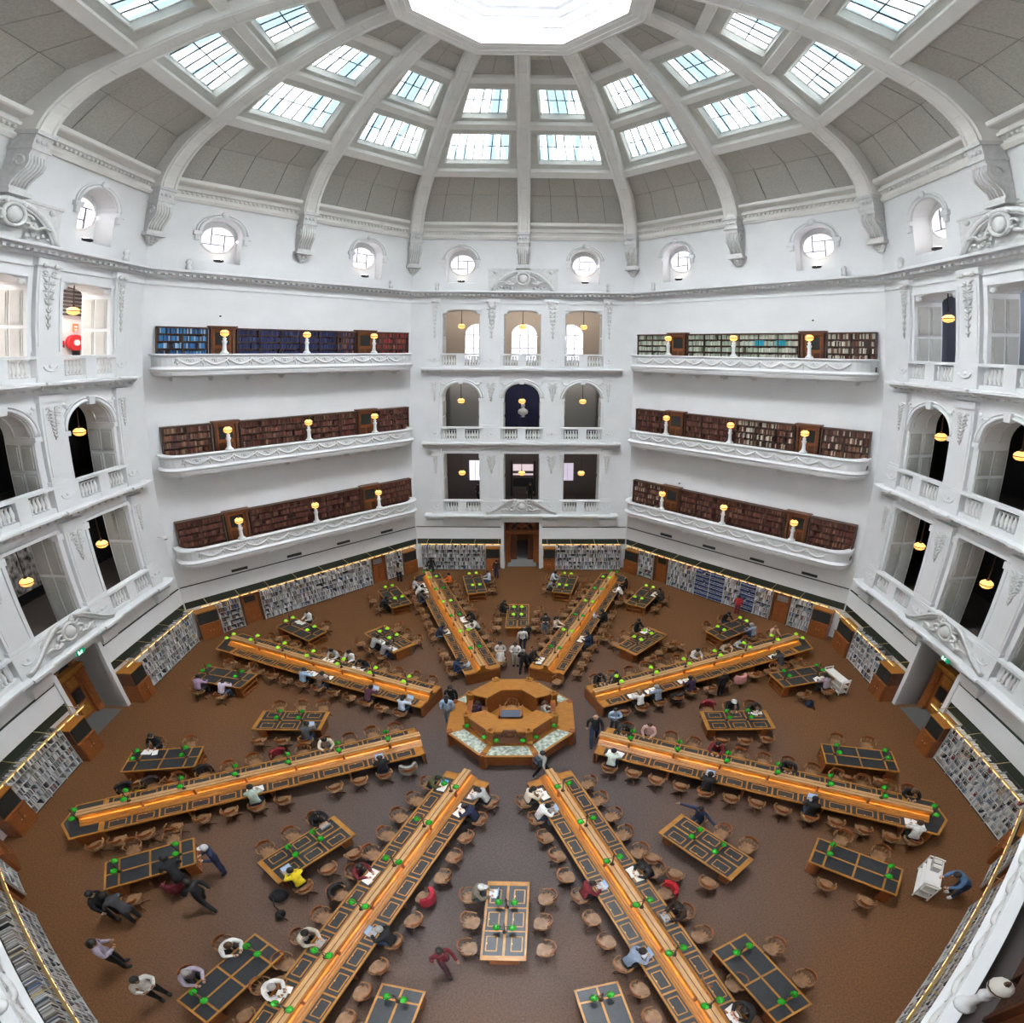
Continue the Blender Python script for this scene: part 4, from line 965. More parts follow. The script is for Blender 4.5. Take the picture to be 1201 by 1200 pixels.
# the books that show largest, one by one: the right edge bookcase nearest the viewpoint
BCOL = [('pale grey', (.5, .51, .52)), ('white', (.66, .66, .66)), ('mid grey', (.33, .34, .36)), ('black', (.03, .03, .035)), ('tan', (.42, .34, .25)), ('slate blue', (.13, .2, .3)), ('dark grey', (.16, .16, .17)), ('wine red', (.2, .03, .04))]
BMAT = [mat(n.replace(' ', '_') + '_cover', c, .6) for n, c in BCOL]
BPG = mat('book_pages', (.7, .68, .6), .8)
BW = (1, 1, 1)
bmesh_c = {}
for ci in range(len(BCOL)):
    b = M(); b.box(-.5, .5, 0, .27, 0, .012, 0); b.box(-.5, .5, 0, .012, 0, 1, 0); b.box(-.5, -.42, 0, .28, 0, 1, 0); b.box(.42, .5, 0, .28, 0, 1, 0); b.box(-.42, .42, .012, .27, .02, .985, 1); b.box(-.36, .36, -.002, 0, .7, .85, 1)
    bmesh_c[ci] = b.mesh('book', [BMAT[ci], BPG])
ORDS = ('first', 'second', 'third', 'fourth', 'fifth', 'sixth', 'seventh', 'eighth', 'ninth', 'tenth', 'eleventh', 'twelfth', 'thirteenth', 'fourteenth', 'fifteenth', 'sixteenth', 'seventeenth', 'eighteenth', 'nineteenth')
rows = ('bottom', 'second lowest', 'third lowest', 'third highest', 'second highest', 'topmost')
nb = 0
for ang, secs in BIG:
    for si, (xa, xb) in enumerate(secs):
        for j in range(6):
            x = xa; kk = 0
            while x < xb - .05 and nb < 300:
                if RNG.random() < .05: x += .1; continue
                t_ = min(.085 * (.75 + RNG.random() * .6), xb - x); hh = .3 * (.76 + RNG.random() * .22); ci = RNG.choices(range(8), (6, 5, 5, 3, 2, 2, 3, 1))[0]
                o = link('book', bmesh_c[ci]); on_face(o, ang, x + t_ / 2, -.47 + RNG.random() * .04, .104 + j * .355); o.scale = (t_ * .96, 1, hh)
                kk += 1
                tag(o, '%s book, %s along the %s shelf, %s bay of right edge bookcase' % (BCOL[ci][0], ORDS[kk - 1], rows[j], ORDS[si]), 'book', 'books in the right edge bookcase'); x += t_; nb += 1

# ------------------------------------------------------------------ green desk lamps
POSTM = M().lathe([(.075, 0), (.075, .03), (.03, .06), (.02, .12), (.018, .55), (.035, .58), (.02, .62), (.012, .74), (.002, .8)], n=8).mesh('lamp_post', BRONZE)
ARMM = M().tube([(0, 0, .44), (0, .08, .52), (0, .16, .53), (0, .21, .48)], .012, 5).mesh('lamp_arm', BRONZE)
SHADEP = [(.03, .06), (.06, .045), (.095, -.005), (.115, -.05), (.108, -.052), (.083, -.01), (.025, .035)]
SHADES = [M().lathe(SHADEP, (0, .22, .44), 10).mesh('lamp_shade', g) for g in (GREEN, YGREEN)]
def desk_lamp(x, y, z, rz, label, lit=0):
    t = root('desk_lamp', (x, y, z), rz, label, 'lamp', 'green twin-shade reading lamps')
    link('lamp_post', POSTM, t)
    for k in (0, PI):
        a = link('lamp_arm', ARMM, t); a.rotation_euler = (0, 0, k)
        s = link('lamp_shade', SHADES[lit], t); s.rotation_euler = (0, 0, k)
    return t

# ------------------------------------------------------------------ long desks
SIDE = {1: ('far', 'left', 'left', 'near', 'near', 'right', 'right', 'far'), -1: ('near', 'right', 'right', 'far', 'far', 'left', 'left', 'near')}
DN = ('right upper', 'steep right upper', 'steep left upper', 'left upper', 'left lower', 'steep left lower', 'steep right lower', 'right lower')
def panel_mesh(x0, x1, y0, y1, fx, fy):
    b = M(); b.box(x0, x1, y0, y1, .758, .766, 0)
    cx = (x0 + x1) / 2; a = .018
    if fx:
        ya, yb = fy; xa, xb = cx - fx, cx + fx
        b.box(xa - a, xa + a, ya, yb, .76, .772, 1); b.box(xb - a, xb + a, ya, yb, .76, .772, 1); b.box(xa, xb, ya - a, ya + a, .76, .772, 1)
        b.box(xa, xb, yb - a, yb + a, .76, .772, 1); b.box(cx - .03, cx + .03, ya + .01, ya + .03, .765, .78, 2)
    return b.mesh('leather_panel', [LEATH, OAKT, BRASS])
def mirror_y(b): c = M(); c.add(b, Matrix.Diagonal((1, -1, 1, 1))); return c
PW = .8925
LP = [panel_mesh(-PW / 2 + .03, PW / 2 - .03, *((.385, .795) if s > 0 else (-.795, -.385)), .27, ((.45, .745) if s > 0 else (-.745, -.45))) for s in (1, -1)]
def half(f, s, name, mats, parent):
    b = M(); f(b); return (b if s > 0 else mirror_y(b)).obj(name, mats, parent)
def build_desk():
    t = root('reading_desk')
    X1 = 11.1
    for s in (1, -1):
        half(lambda b: b.box(0, X1, .14, .85, .71, .758), s, 'desk_top', OAKT, t)
        def rim(b):
            b.box(0, X1, .80, .86, .70, .776); b.box(0, .05, .3, .85, .758, .774); b.box(X1 - .04, X1 + .02, .3, .85, .758, .774)
            for k in range(1, 12): x = .28 + k * PW + .0; b.box(x - .025, x + .025, .3, .80, .758, .772)
        half(rim, s, 'desk_rim', OAKT, t)
        for k in range(12):
            o = link('leather_panel', LP[0 if s > 0 else 1], t); o.location = (.28 + (k + .5) * PW, 0, 0)
        def part_(b):
            b.ext([(.0, .70), (.37, .70), (.37, .79), (.345, .80), (.33, .82), (.28, .835), (.265, .865), (.21, .88), (.19, .905), (.125, .93), (.095, 1.12), (.115, 1.15), (.115, 1.165), (0, 1.165)], -.06, 11.75)
        half(part_, s, 'partition', OAK, t)
        half(lambda b: b.box(.02, 11.7, .098, .114, 1.135, 1.15), s, 'reading_tube', READ, t)
        half(lambda b: (b.box(-.07, 11.76, .015, .135, 1.165, 1.2), b.box(-.07, 11.76, .122, .135, 1.085, 1.165)), s, 'partition_cap', OAKL, t)
        for k in range(6):
            x = .28 + (2 * k + 1) * PW * .96; half(lambda b: b.tbox(x - .045, x + .045, .09, .2, .86, 1.16, .8), s, 'cap_bracket', WOODM, t)
        def sup(b, x): b.box(x, x + .06, .1, .74, 0, .71)
        for x in (.02, 2.8, 5.55, 8.3, 11.0): half(lambda b: sup(b, x), s, 'support_panel', WOODM, t)
    M().box(0, X1, -.08, .08, 0, .72).obj('spine_panel', WOODD, t)
    M().box(-.05, 0, -.84, .84, .02, .74).obj('front_panel', WOODM, t)
    M().box(-.06, 11.75, -.016, .016, 1.165, 1.192).obj('cap_groove', WOODD, t)
    P = [(X1, -.85), (12.05, -.85), (12.42, 0), (12.05, .85), (X1, .85)]
    M().prism(P, .70, .76).obj('tip_top', OAKT, t)
    M().prism([(X1 + .05, -.78), (12.0, -.78), (12.33, 0), (12.0, .78), (X1 + .05, .78)], .76, .768).obj('leather_panel', LEATH, t)
    M().prism([(X1, -.7), (11.95, -.7), (12.25, 0), (11.95, .7), (X1, .7)], 0, .70).obj('tip_base', WOODM, t)
    return t
desk0 = build_desk()
def seatpos(d, s, k):
    t = math.radians(22.5 + 45 * d); r = (4.58 + .8925 * k) if k < 12 else 15.1
    return (r * math.cos(t) - s * 1.15 * math.sin(t), r * math.sin(t) + s * 1.15 * math.cos(t), t + (PI if s > 0 else 0))
ORD = ('first', 'second', 'third', 'fourth', 'fifth', 'sixth', 'seventh', 'eighth', 'ninth', 'tenth', 'eleventh', 'twelfth', 'thirteenth')
for d in range(8):
    t = math.radians(22.5 + 45 * d)
    o = desk0 if d == 0 else dup(desk0)
    o.location = (3.85 * math.cos(t), 3.85 * math.sin(t), 0); o.rotation_euler = (0, 0, t)
    tag(o, 'long oak double reading desk with glowing divider, the %s arm of the star' % DN[d], 'desk', 'eight long reading desks')
    for k in range(7):
        r = 5.0 + 1.785 * k
        if d in (5, 6) and k == 6: continue
        desk_lamp(r * math.cos(t), r * math.sin(t), 1.195 if k < 6 else .77, t, 'green twin-shade lamp, %s from the counter along the %s long desk' % (ORD[k], DN[d]), 1 if d in (0, 3) or (d in (1, 2) and k % 2) else 0)

# ------------------------------------------------------------------ small tables
TAB = [(0, 0, 0, 9.3, -.32, 0), (1, 0, -1, 13.35, -2.84, 347), (1, 0, 1, 13.35, 2.84, 13), (0, 45, 0, 6.45, 6.33, 45), (1, 45, -1, 11.45, 7.43, 32), (1, 45, 1, 7.43, 11.45, 58), (0, 90, 0, -.01, 9.1, 90), (1, 90, -1, 2.84, 13.35, 77), (1, 90, 1, -2.84, 13.35, 103),
       (0, 135, 0, -6.54, 6.54, 135), (1, 135, -1, -7.43, 11.45, 122), (1, 135, 1, -11.45, 7.43, 148), (0, 180, 0, -9.03, -.27, 180), (1, 180, -1, -13.35, 2.84, 167), (1, 180, 1, -13.12, -2.79, 188.5), (0, 225, 0, -6.28, -7.0, 227.5), (1, 225, -1, -11.11, -7.74, 205), (1, 225, 1, -7.22, -11.74, 235.6),
       (0, 270, 0, .11, -9.76, 268), (1, 270, -1, -2.84, -13.35, 257), (1, 270, 1, 2.84, -13.35, 283), (0, 315, 0, 6.39, -6.99, 312.5), (1, 315, -1, 6.99, -11.88, 298.3), (1, 315, 1, 11.0, -8.01, 327)]
SECT = {0: 'right', 45: 'right upper', 90: 'far', 135: 'left upper', 180: 'left', 225: 'left lower', 270: 'nearest', 315: 'right lower'}
def build_table(kind):
    t = root('study_table'); hx, hy = (1.42, .63) if kind == 0 else (1.36, .61)
    M().box(-hx, hx, -hy, hy, .705, .758).obj('table_top', OAKT, t)
    b = M()
    for s in (-1, 1):
        b.box(-hx, hx, min(s * (hy - .055), s * hy), max(s * (hy - .055), s * hy), .74, .774); b.box(min(s * (hx - (.16 if kind == 0 else .06)), s * hx), max(s * (hx - (.16 if kind == 0 else .06)), s * hx), -hy, hy, .74, .774)
    b.box(-hx, hx, -.03, .03, .75, .772)
    if kind == 0:
        for x in (-.42, .42): b.box(x - .025, x + .025, -hy, hy, .75, .772)
    else:
        for x in (-.92, 0, .92): b.box(x - .03, x + .03, -hy, hy, .75, .772)
    b.obj('table_rim', OAKT, t)
    if kind == 0:
        for s in (-1, 1):
            for x0, x1 in ((-1.26, -.445), (-.395, .395), (.445, 1.26)):
                q = panel_mesh(x0, x1, *((.035, .57) if s > 0 else (-.57, -.035)), .25, ((.2, .5) if s > 0 else (-.5, -.2))); link('leather_panel', q, t)
        for s in (-1, 1): M().box(min(s * .95, s * 1.3), max(s * .95, s * 1.3), -.42, .42, 0, .705).obj('pedestal', WOODM, t)
        M().box(-.95, .95, -.04, .04, .2, .6).obj('stretcher', WOODD, t)
    else:
        for s in (-1, 1):
            for x0, x1 in ((-.89, -.03), (.03, .89)): link('leather_panel', panel_mesh(x0, x1, *((.03, .55) if s > 0 else (-.55, -.03)), 0, 0), t)
            x0, x1 = (-1.3, -.95) if s < 0 else (.95, 1.3)
            link('leather_panel', panel_mesh(x0, x1, -.55, .55, 0, 0), t)
            p = M(); p.box(x0, x1, -.54, -.50, 0, .705); p.box(x0, x1, .5, .54, 0, .705); p.box(x0, x1, -.5, .5, .06, .1); p.box(x0, x1, -.5, .5, .38, .41); p.box(min(s * .93, s * .96), max(s * .93, s * .96), -.5, .5, 0, .705); p.obj('shelf_pedestal', WOODM, t)
        M().box(-.95, .95, -.04, .04, .15, .65).obj('stretcher', WOODD, t)
    return t
TB0 = [build_table(0), build_table(1)]; used = [0, 0]
def tname_(i):
    k, fa, s = TAB[i][:3]
    return '%s six-seat table' % SECT[fa] if k == 0 else '%s %s outer table' % (SECT[fa], 'clockwise' if s < 0 else 'anticlockwise')
for i, (k, fa, s, x, y, ax) in enumerate(TAB):
    o = dup(TB0[k]) if used[k] else TB0[k]; used[k] = 1
    t = math.radians(ax); o.location = (x, y, 0); o.rotation_euler = (0, 0, t)
    tag(o, ('six-seat oak table with leather writing panels in the %s bay' % SECT[fa]) if k == 0 else ('black leather topped table nearer the wall, %s one of the %s bay' % ('clockwise' if s < 0 else 'anticlockwise', SECT[fa])), 'table', 'oak study tables')
    for j, u in enumerate((-.45, .45) if k == 0 else (-.9, .9)):
        if fa == 270 and k == 1 and j == 1: continue
        desk_lamp(x + u * math.cos(t), y + u * math.sin(t), .772, t, 'green twin-shade lamp nearer the %s on the %s' % (('counter', 'wall')[j], tname_(i)), 1 if fa in (45, 135) or (fa == 90) else 0)
def tseat(i, s, k):
    kd, fa, _, x, y, ax = TAB[i]; t = math.radians(ax); u = ((-.93, 0, .93) if kd == 0 else (-.62, .62))[k]
    return (x + u * math.cos(t) - s * math.sin(t), y + u * math.sin(t) + s * math.cos(t), t + (PI if s > 0 else 0))

# ------------------------------------------------------------------ chairs
def chair_parts():
    out = {}
    b = M(); P = [(.235 * math.copysign(abs(math.cos(a)) ** .7, math.cos(a)), .01 + .235 * math.copysign(abs(math.sin(a)) ** .7, math.sin(a))) for a in [2 * PI * i / 18 for i in range(18)]]
    b.prism(P, .425, .455); b.prism([(x * .86, y * .86) for x, y in P], .455, .462); out['seat'] = b.mesh('seat', CHS)
    A = [-25 + 230 * i / 18 for i in range(19)]
    U = [(.29 * math.cos(math.radians(-a)), -.03 + (.27 if a > 0 and a < 180 else .30) * math.sin(math.radians(-a)), .655 + .03 * max(0, math.sin(math.radians(a)))) for a in A]
    b = M(); b.tube(U, .027, 6); out['arm_rail'] = b.mesh('arm_rail', CHW)
    b = M(); I = []; O_ = []
    for i in range(9):
        a = math.radians(215 + 110 * i / 8); I.append((.255 * math.cos(a), -.03 + .25 * math.sin(a))); O_.append((.285 * math.cos(a), -.03 + .28 * math.sin(a)))
    b.prism(O_ + I[::-1], .67, .835); out['backrest'] = b.mesh('backrest', WOODM)
    b = M()
    for a in (-15, 25, 60, 90, 120, 155, 195):
        t = math.radians(-a); b.tube([(.2 * math.cos(t), .01 + .19 * math.sin(t), .45), (.285 * math.cos(t), -.03 + .275 * math.sin(t), .66)], .013, 5)
    out['spindle_set'] = b.mesh('spindle_set', CHW)
    out['swivel_post'] = M().lathe([(.05, .1), (.05, .18), (.03, .22), (.03, .38), (.12, .42)], n=8).mesh('swivel_post', IRON)
    b = M(); b.tube([(.03, 0, .15), (.16, 0, .1), (.27, 0, .045), (.29, 0, .0)], [.03, .026, .022, .03], 5); out['leg'] = b.mesh('leg', WOODD)
    return out
CP = chair_parts()
NCH = [0]
def chair(x, y, a, label, group):
    rr = RNG.random() - .5
    t = root('swivel_chair', (x, y, 0), a + rr * .5, label, 'chair', group)
    for n in ('seat', 'arm_rail', 'backrest', 'spindle_set', 'swivel_post'):
        o = link(n, CP[n], t)
        if n == 'spindle_set': o['kind'] = 'stuff'
    for k in range(4): o = link('leg', CP['leg'], t); o.rotation_euler = (0, 0, PI / 4 + k * PI / 2 + rr)
    NCH[0] += 1; return t
for d in range(8):
    for s in (1, -1):
        for k in range(13):
            if k == 12 and (d, s) not in ((7, 1), (7, -1), (4, 1), (0, 1)): continue
            if d in (5, 6) and k > 10: continue
            if (d, s, k) in ((4, 1, 4), (6, 1, 9), (1, -1, 8), (2, 1, 3)): continue
            x, y, a = seatpos(d, s, k); p = RNG.random() * .16
            x += s * p * -math.sin(math.radians(22.5 + 45 * d)); y += s * p * math.cos(math.radians(22.5 + 45 * d))
            chair(x, y, a, 'wooden swivel armchair, %s from the counter, %s side of the %s long desk' % (ORD[k], SIDE[s][d], DN[d]), 'swivel armchairs at the long desks')
for i, (kd, fa, sd, x, y, ax) in enumerate(TAB):
    if fa == 270 and kd == 1: continue
    for s in (1, -1):
        n = 3 if kd == 0 else 2
        for k in range(n):
            xx, yy, a = tseat(i, s, k); p = RNG.random() * .15; ca = math.radians(ax)
            if i == 21 and s == -1 and k < 2: p += .35
            xx += -s * p * math.sin(ca); yy += s * p * math.cos(ca)
            chair(xx, yy, a, 'wooden swivel armchair, %s from counter, %s side of the %s' % (ORD[k], 'anticlockwise' if s > 0 else 'clockwise', tname_(i)), 'swivel armchairs at the small tables')
for (x, y, a, lab) in ((2.0, 3.0, 2.6, 'pushed aside at the counter tip of the steep right upper desk'), (8.35, 6.2, -1.2, 'standing loose behind the right upper six-seat table'), (4.6, 7.0, 1.0, 'standing loose at the counter side of the right upper six-seat table')):
    chair(x, y, a, 'wooden swivel armchair, ' + lab, 'loose swivel armchairs')

# ------------------------------------------------------------------ central counter
t = root('central_counter', (0, 0, 0), 0, 'octagonal carved wooden staff counter with glass display ledges in the centre', 'counter')
def ring(b, a0, a1, z0, z1, ks, m=0, sh=0.0):
    for k in ks:
        t0, t1 = -PI / 8 + k * PI / 4, PI / 8 + k * PI / 4
        p = lambda a, q: (a / C8 * math.cos(q), a / C8 * math.sin(q))
        b.prism([p(a1, t0), p(a1, t1), p(a0, t1), p(a0, t0)], z0, z1, m)
ks = (1, 2, 3, 5, 6, 7)
for k in range(8):
    b = M(); ring(b, 2.0, 2.35, .05, .82, (k,)); b.obj('base_panel', WOODM, t)
    b = M(); ring(b, 1.6, 2.55, .82, .88, (k,)); b.obj('display_ledge', OAK, t)
    if k in ks:
        q = M(); ring(q, 1.92, 2.46, .882, .888, (k,))
        for vi, v in enumerate(q.v):        # keep the sheets clear of the corner posts
            tm = k * PI / 4; u = -v[0] * math.sin(tm) + v[1] * math.cos(tm); w_ = v[0] * math.cos(tm) + v[1] * math.sin(tm); u *= .86
            q.v[vi] = (w_ * math.cos(tm) - u * math.sin(tm), w_ * math.sin(tm) + u * math.cos(tm), v[2])
        q.obj('display_glass', CASEG, t)
        b = M(); ring(b, 1.56, 1.70, .88, 1.62, (k,)); ring(b, 1.70, 1.78, .88, 1.0, (k,)); ring(b, 1.70, 1.76, 1.5, 1.62, (k,)); B = b.obj('counter_wall', WOODM, t)
        b = M(); ring(b, 1.0, 1.80, 1.62, 1.70, (k,)); b.obj('counter_top', OAK, t)
        b = M(); ring(b, 1.04, 1.10, .55, 1.62, (k,)); b.obj('inner_panel', WOODM, t)
    else:
        b = M(); ring(b, 1.0, 1.8, 1.02, 1.08, (k,)); b.obj('staff_desk', WOODD, t); b = M(); ring(b, 1.62, 1.72, .88, 1.3, (k,)); ring(b, 1.6, 1.8, 1.3, 1.36, (k,)); b.obj('side_gate', WOODM, t)
    a = PI / 8 + k * PI / 4; R = 2.3 / C8
    p = M(); p.tbox(-.12, .12, -.12, .12, 0, .92, .9); p.tr(Matrix.Translation((2.42 / C8 * math.cos(a), 2.42 / C8 * math.sin(a), 0)) @ Matrix.Rotation(a, 4, 'Z')); p.obj('corner_bracket', WOODM, t)
    p = M(); p.box(-.11, .11, -.11, .11, .86, 1.68); p.box(-.14, .14, -.14, .14, 1.66, 1.74); p.lathe([(.05, 1.74), (.09, 1.79), (.04, 1.86), (.01, 1.9)], n=8); p.ball((.1, 0, 1.0), .12, 8, 5); p.tr(Matrix.Translation((1.74 / C8 * math.cos(a), 1.74 / C8 * math.sin(a), 0)) @ Matrix.Rotation(a, 4, 'Z')); p.obj('corner_post', OAK, t)
b = M(); ring(b, 0, 1.04, .50, .56, range(8)); b.obj('inner_floor', OAK, t)
b = M(); cartouche(b, 0, -1.82, 1.52, .55); b.tbox(-.42, .42, -1.84, -1.72, .95, 1.78, .6); b.obj('carved_crest', WOODD, t)
for k in (5, 6, 7, 4, 0):
    for s in (-1, 1):
        if (k == 4 and s < 0) or (k == 0 and s > 0): continue
        if k in (4, 0): continue
        tm = k * PI / 4; u = .5 * s; x, y = 1.9 * math.cos(tm) - u * math.sin(tm), 1.9 * math.sin(tm) + u * math.cos(tm)
        l = root('counter_lamp', (0, 0, 0), 0, 'small green lamp hung on the counter front, %s face, %s of its pair' % ({5: 'left slanted', 6: 'near', 7: 'right slanted'}[k], 'left' if s < 0 else 'right'), 'lamp', 'green lamps on the counter')
        a_ = M(); a_.tube([(-.14, 0, 1.2), (-.02, 0, 1.24), (.02, 0, 1.17)], .012, 5); a_.obj('lamp_arm', BRONZE, l)
        h = M(); h.lathe(SHADEP, (0.02, 0, 1.1), 10); h.obj('lamp_shade', GREEN, l); l.location = (x, y, .2); l.rotation_euler = (0, 0, tm)
t = root('lectern', (0, -.3, .56), 0, 'small raised lectern with slate blue top inside the counter', 'lectern')
M().box(-.42, .42, -.3, .3, 0, .9).obj('body', OAK, t); b = M(); b.box(-.38, .38, -.36, .1, .9, .93); b.obj('slate_top', mat('slate_blue_top', (.07, .09, .13), .5), t)
for s in (-1, 1): M().box(s * .45 - .03, s * .45 + .03, -.4, .35, 0, 1.05).obj('side_panel', WOODM, t)
c = chair(0, .42, PI, 'wooden armchair inside the octagonal counter behind the lectern', 'staff chair'); c.location.z = .56

# ------------------------------------------------------------------ people
SKIN = [mat('skin_%d' % i, c, .55) for i, c in enumerate([(.55, .33, .22), (.45, .25, .16), (.30, .16, .09), (.60, .38, .27)])]
EYE = mat('eye_dark', (.02, .015, .01), .3)
HAIRC = {'d': mat('dark_hair', (.012, .01, .009), .5), 'b': mat('brown_hair', (.07, .035, .015), .5), 'l': mat('light_brown_hair', (.22, .13, .06), .5), 'g': mat('grey_hair', (.3, .29, .28), .5), 'n': None}
def pose(**k):
    J = dict(pel=(0, 0, .95, .13), sp=(0, 0, 1.13, .125), ch=(0, 0, 1.33, .14), nk=(0, .01, 1.47, .055), hd0=(0, .03, 1.53, .068), hd=(0, .03, 1.61, .098), tp=(0, .02, 1.68, .075))
    side = dict(sh=(.185, 0, 1.40, .062), el=(.24, -.02, 1.13, .046), wrist=(.25, .06, .90, .032), ha=(.25, .09, .83, .034), hip=(.095, 0, .90, .095), kn=(.10, .03, .50, .064), an=(.10, 0, .11, .046), to=(.11, .14, .045, .042))
    J.update({a: v for a, v in k.items() if a in J})
    for n, v in side.items():
        for s, q in ((1, 'R'), (-1, 'L')):
            w_ = k.get(n + q, k.get(n, v)); J[n + q] = (abs(w_[0]) * s if n + q not in k else w_[0], *w_[1:])
    return J
SITB = dict(pel=(0, -.02, .575, .135), kn=(.12, .40, .52, .068), an=(.12, .36, .11, .046), to=(.12, .50, .045, .042), hip=(.1, 0, .545, .092))
POSES = {
 'write': pose(**SITB, sp=(0, .02, .78, .125), ch=(0, .10, .99, .145), nk=(0, .17, 1.12, .055), hd0=(0, .22, 1.16, .068), hd=(0, .245, 1.235, .098), tp=(0, .235, 1.31, .078), sh=(.185, .11, 1.06, .062), el=(.26, .26, .83, .046), wrist=(.13, .44, .81, .032), ha=(.09, .51, .80, .034)),
 'lean': pose(**SITB, sp=(0, .06, .77, .125), ch=(0, .20, .95, .145), nk=(0, .30, 1.05, .055), hd0=(0, .36, 1.07, .068), hd=(0, .39, 1.14, .098), tp=(0, .39, 1.22, .078), sh=(.185, .22, 1.01, .062), el=(.28, .36, .83, .046), wrist=(.14, .50, .81, .032), ha=(.08, .55, .80, .034)),
 'upright': pose(**SITB, sp=(0, -.02, .79, .125), ch=(0, .0, 1.02, .145), nk=(0, .03, 1.16, .055), hd0=(0, .06, 1.21, .068), hd=(0, .07, 1.29, .098), tp=(0, .06, 1.37, .078), sh=(.185, .01, 1.09, .062), el=(.25, .10, .84, .046), wrist=(.14, .34, .82, .032), ha=(.11, .42, .81, .034)),
 'spread': pose(**SITB, sp=(0, 0, .79, .125), ch=(0, .03, 1.02, .145), nk=(0, .06, 1.16, .055), hd0=(0, .09, 1.21, .068), hd=(0, .10, 1.29, .098), tp=(0, .09, 1.37, .078), sh=(.185, .04, 1.10, .062), el=(.42, .12, 1.06, .046), wrist=(.66, .2, 1.04, .032), ha=(.74, .23, 1.03, .034)),
 'stand': pose(),
 'hold': pose(el=(.25, .02, 1.14, .046), wrist=(.14, .24, 1.18, .032), ha=(.09, .29, 1.22, .034), hd=(0, .05, 1.605, .098), hd0=(0, .06, 1.525, .068)),
 'cross': pose(el=(.27, .06, 1.16, .046), wrist=(.06, .2, 1.19, .032), ha=(-.03, .19, 1.2, .034)),
 'walk': pose(knR=(.1, .20, .52, .064), anR=(.1, .30, .12, .046), toR=(.11, .44, .08, .042), knL=(-.1, -.06, .50, .064), anL=(-.1, -.34, .16, .046), toL=(-.11, -.24, .05, .042), elR=(.25, -.12, 1.14, .046), wristR=(.26, -.1, .9, .032), haR=(.26, -.08, .83, .034), elL=(-.25, .08, 1.14, .046), wristL=(-.24, .26, .96, .032), haL=(-.24, .32, .9, .034)),
 'bend': pose(pel=(0, -.12, .93, .13), sp=(0, .04, 1.08, .125), ch=(0, .22, 1.22, .14), nk=(0, .34, 1.30, .055), hd0=(0, .40, 1.32, .068), hd=(0, .44, 1.38, .098), tp=(0, .45, 1.45, .078), sh=(.185, .24, 1.27, .062), el=(.26, .34, 1.02, .046), wrist=(.2, .5, .92, .032), ha=(.18, .56, .9, .034), hip=(.1, -.1, .89, .095), kn=(.1, .0, .5, .064)),
}
BONES = [('pel', 'sp', 't'), ('sp', 'ch', 't'), ('ch', 'nk', 't'), ('nk', 'hd0', 'h'), ('hd0', 'hd', 'h'), ('hd', 'tp', 'h')]
for q in 'RL': BONES += [('ch', 'sh' + q, 't'), ('sh' + q, 'el' + q, 'a'), ('el' + q, 'wrist' + q, 'a'), ('wrist' + q, 'ha' + q, 'h'), ('pel', 'hip' + q, 'l'), ('hip' + q, 'kn' + q, 'l'), ('kn' + q, 'an' + q, 'l'), ('an' + q, 'to' + q, 'f')]
def seg_d(p, a, b_):
    d = b_ - a; t = max(0, min(1, (p - a).dot(d) / max(d.length_squared, 1e-9))); return (p - a - d * t).length
def sub(me, keep, off, name, m):
    b = M(); mp = {}
    for f in me.polygons:
        if f.index not in keep: continue
        ids = []
        for vi in f.vertices:
            if vi not in mp: v = me.vertices[vi]; mp[vi] = len(b.v); b.v.append(tuple(v.co + v.normal * off))
            ids.append(mp[vi])
        b.f.append(tuple(ids)); b.m.append(0); b.s.append(True)
    return b.mesh(name, m)
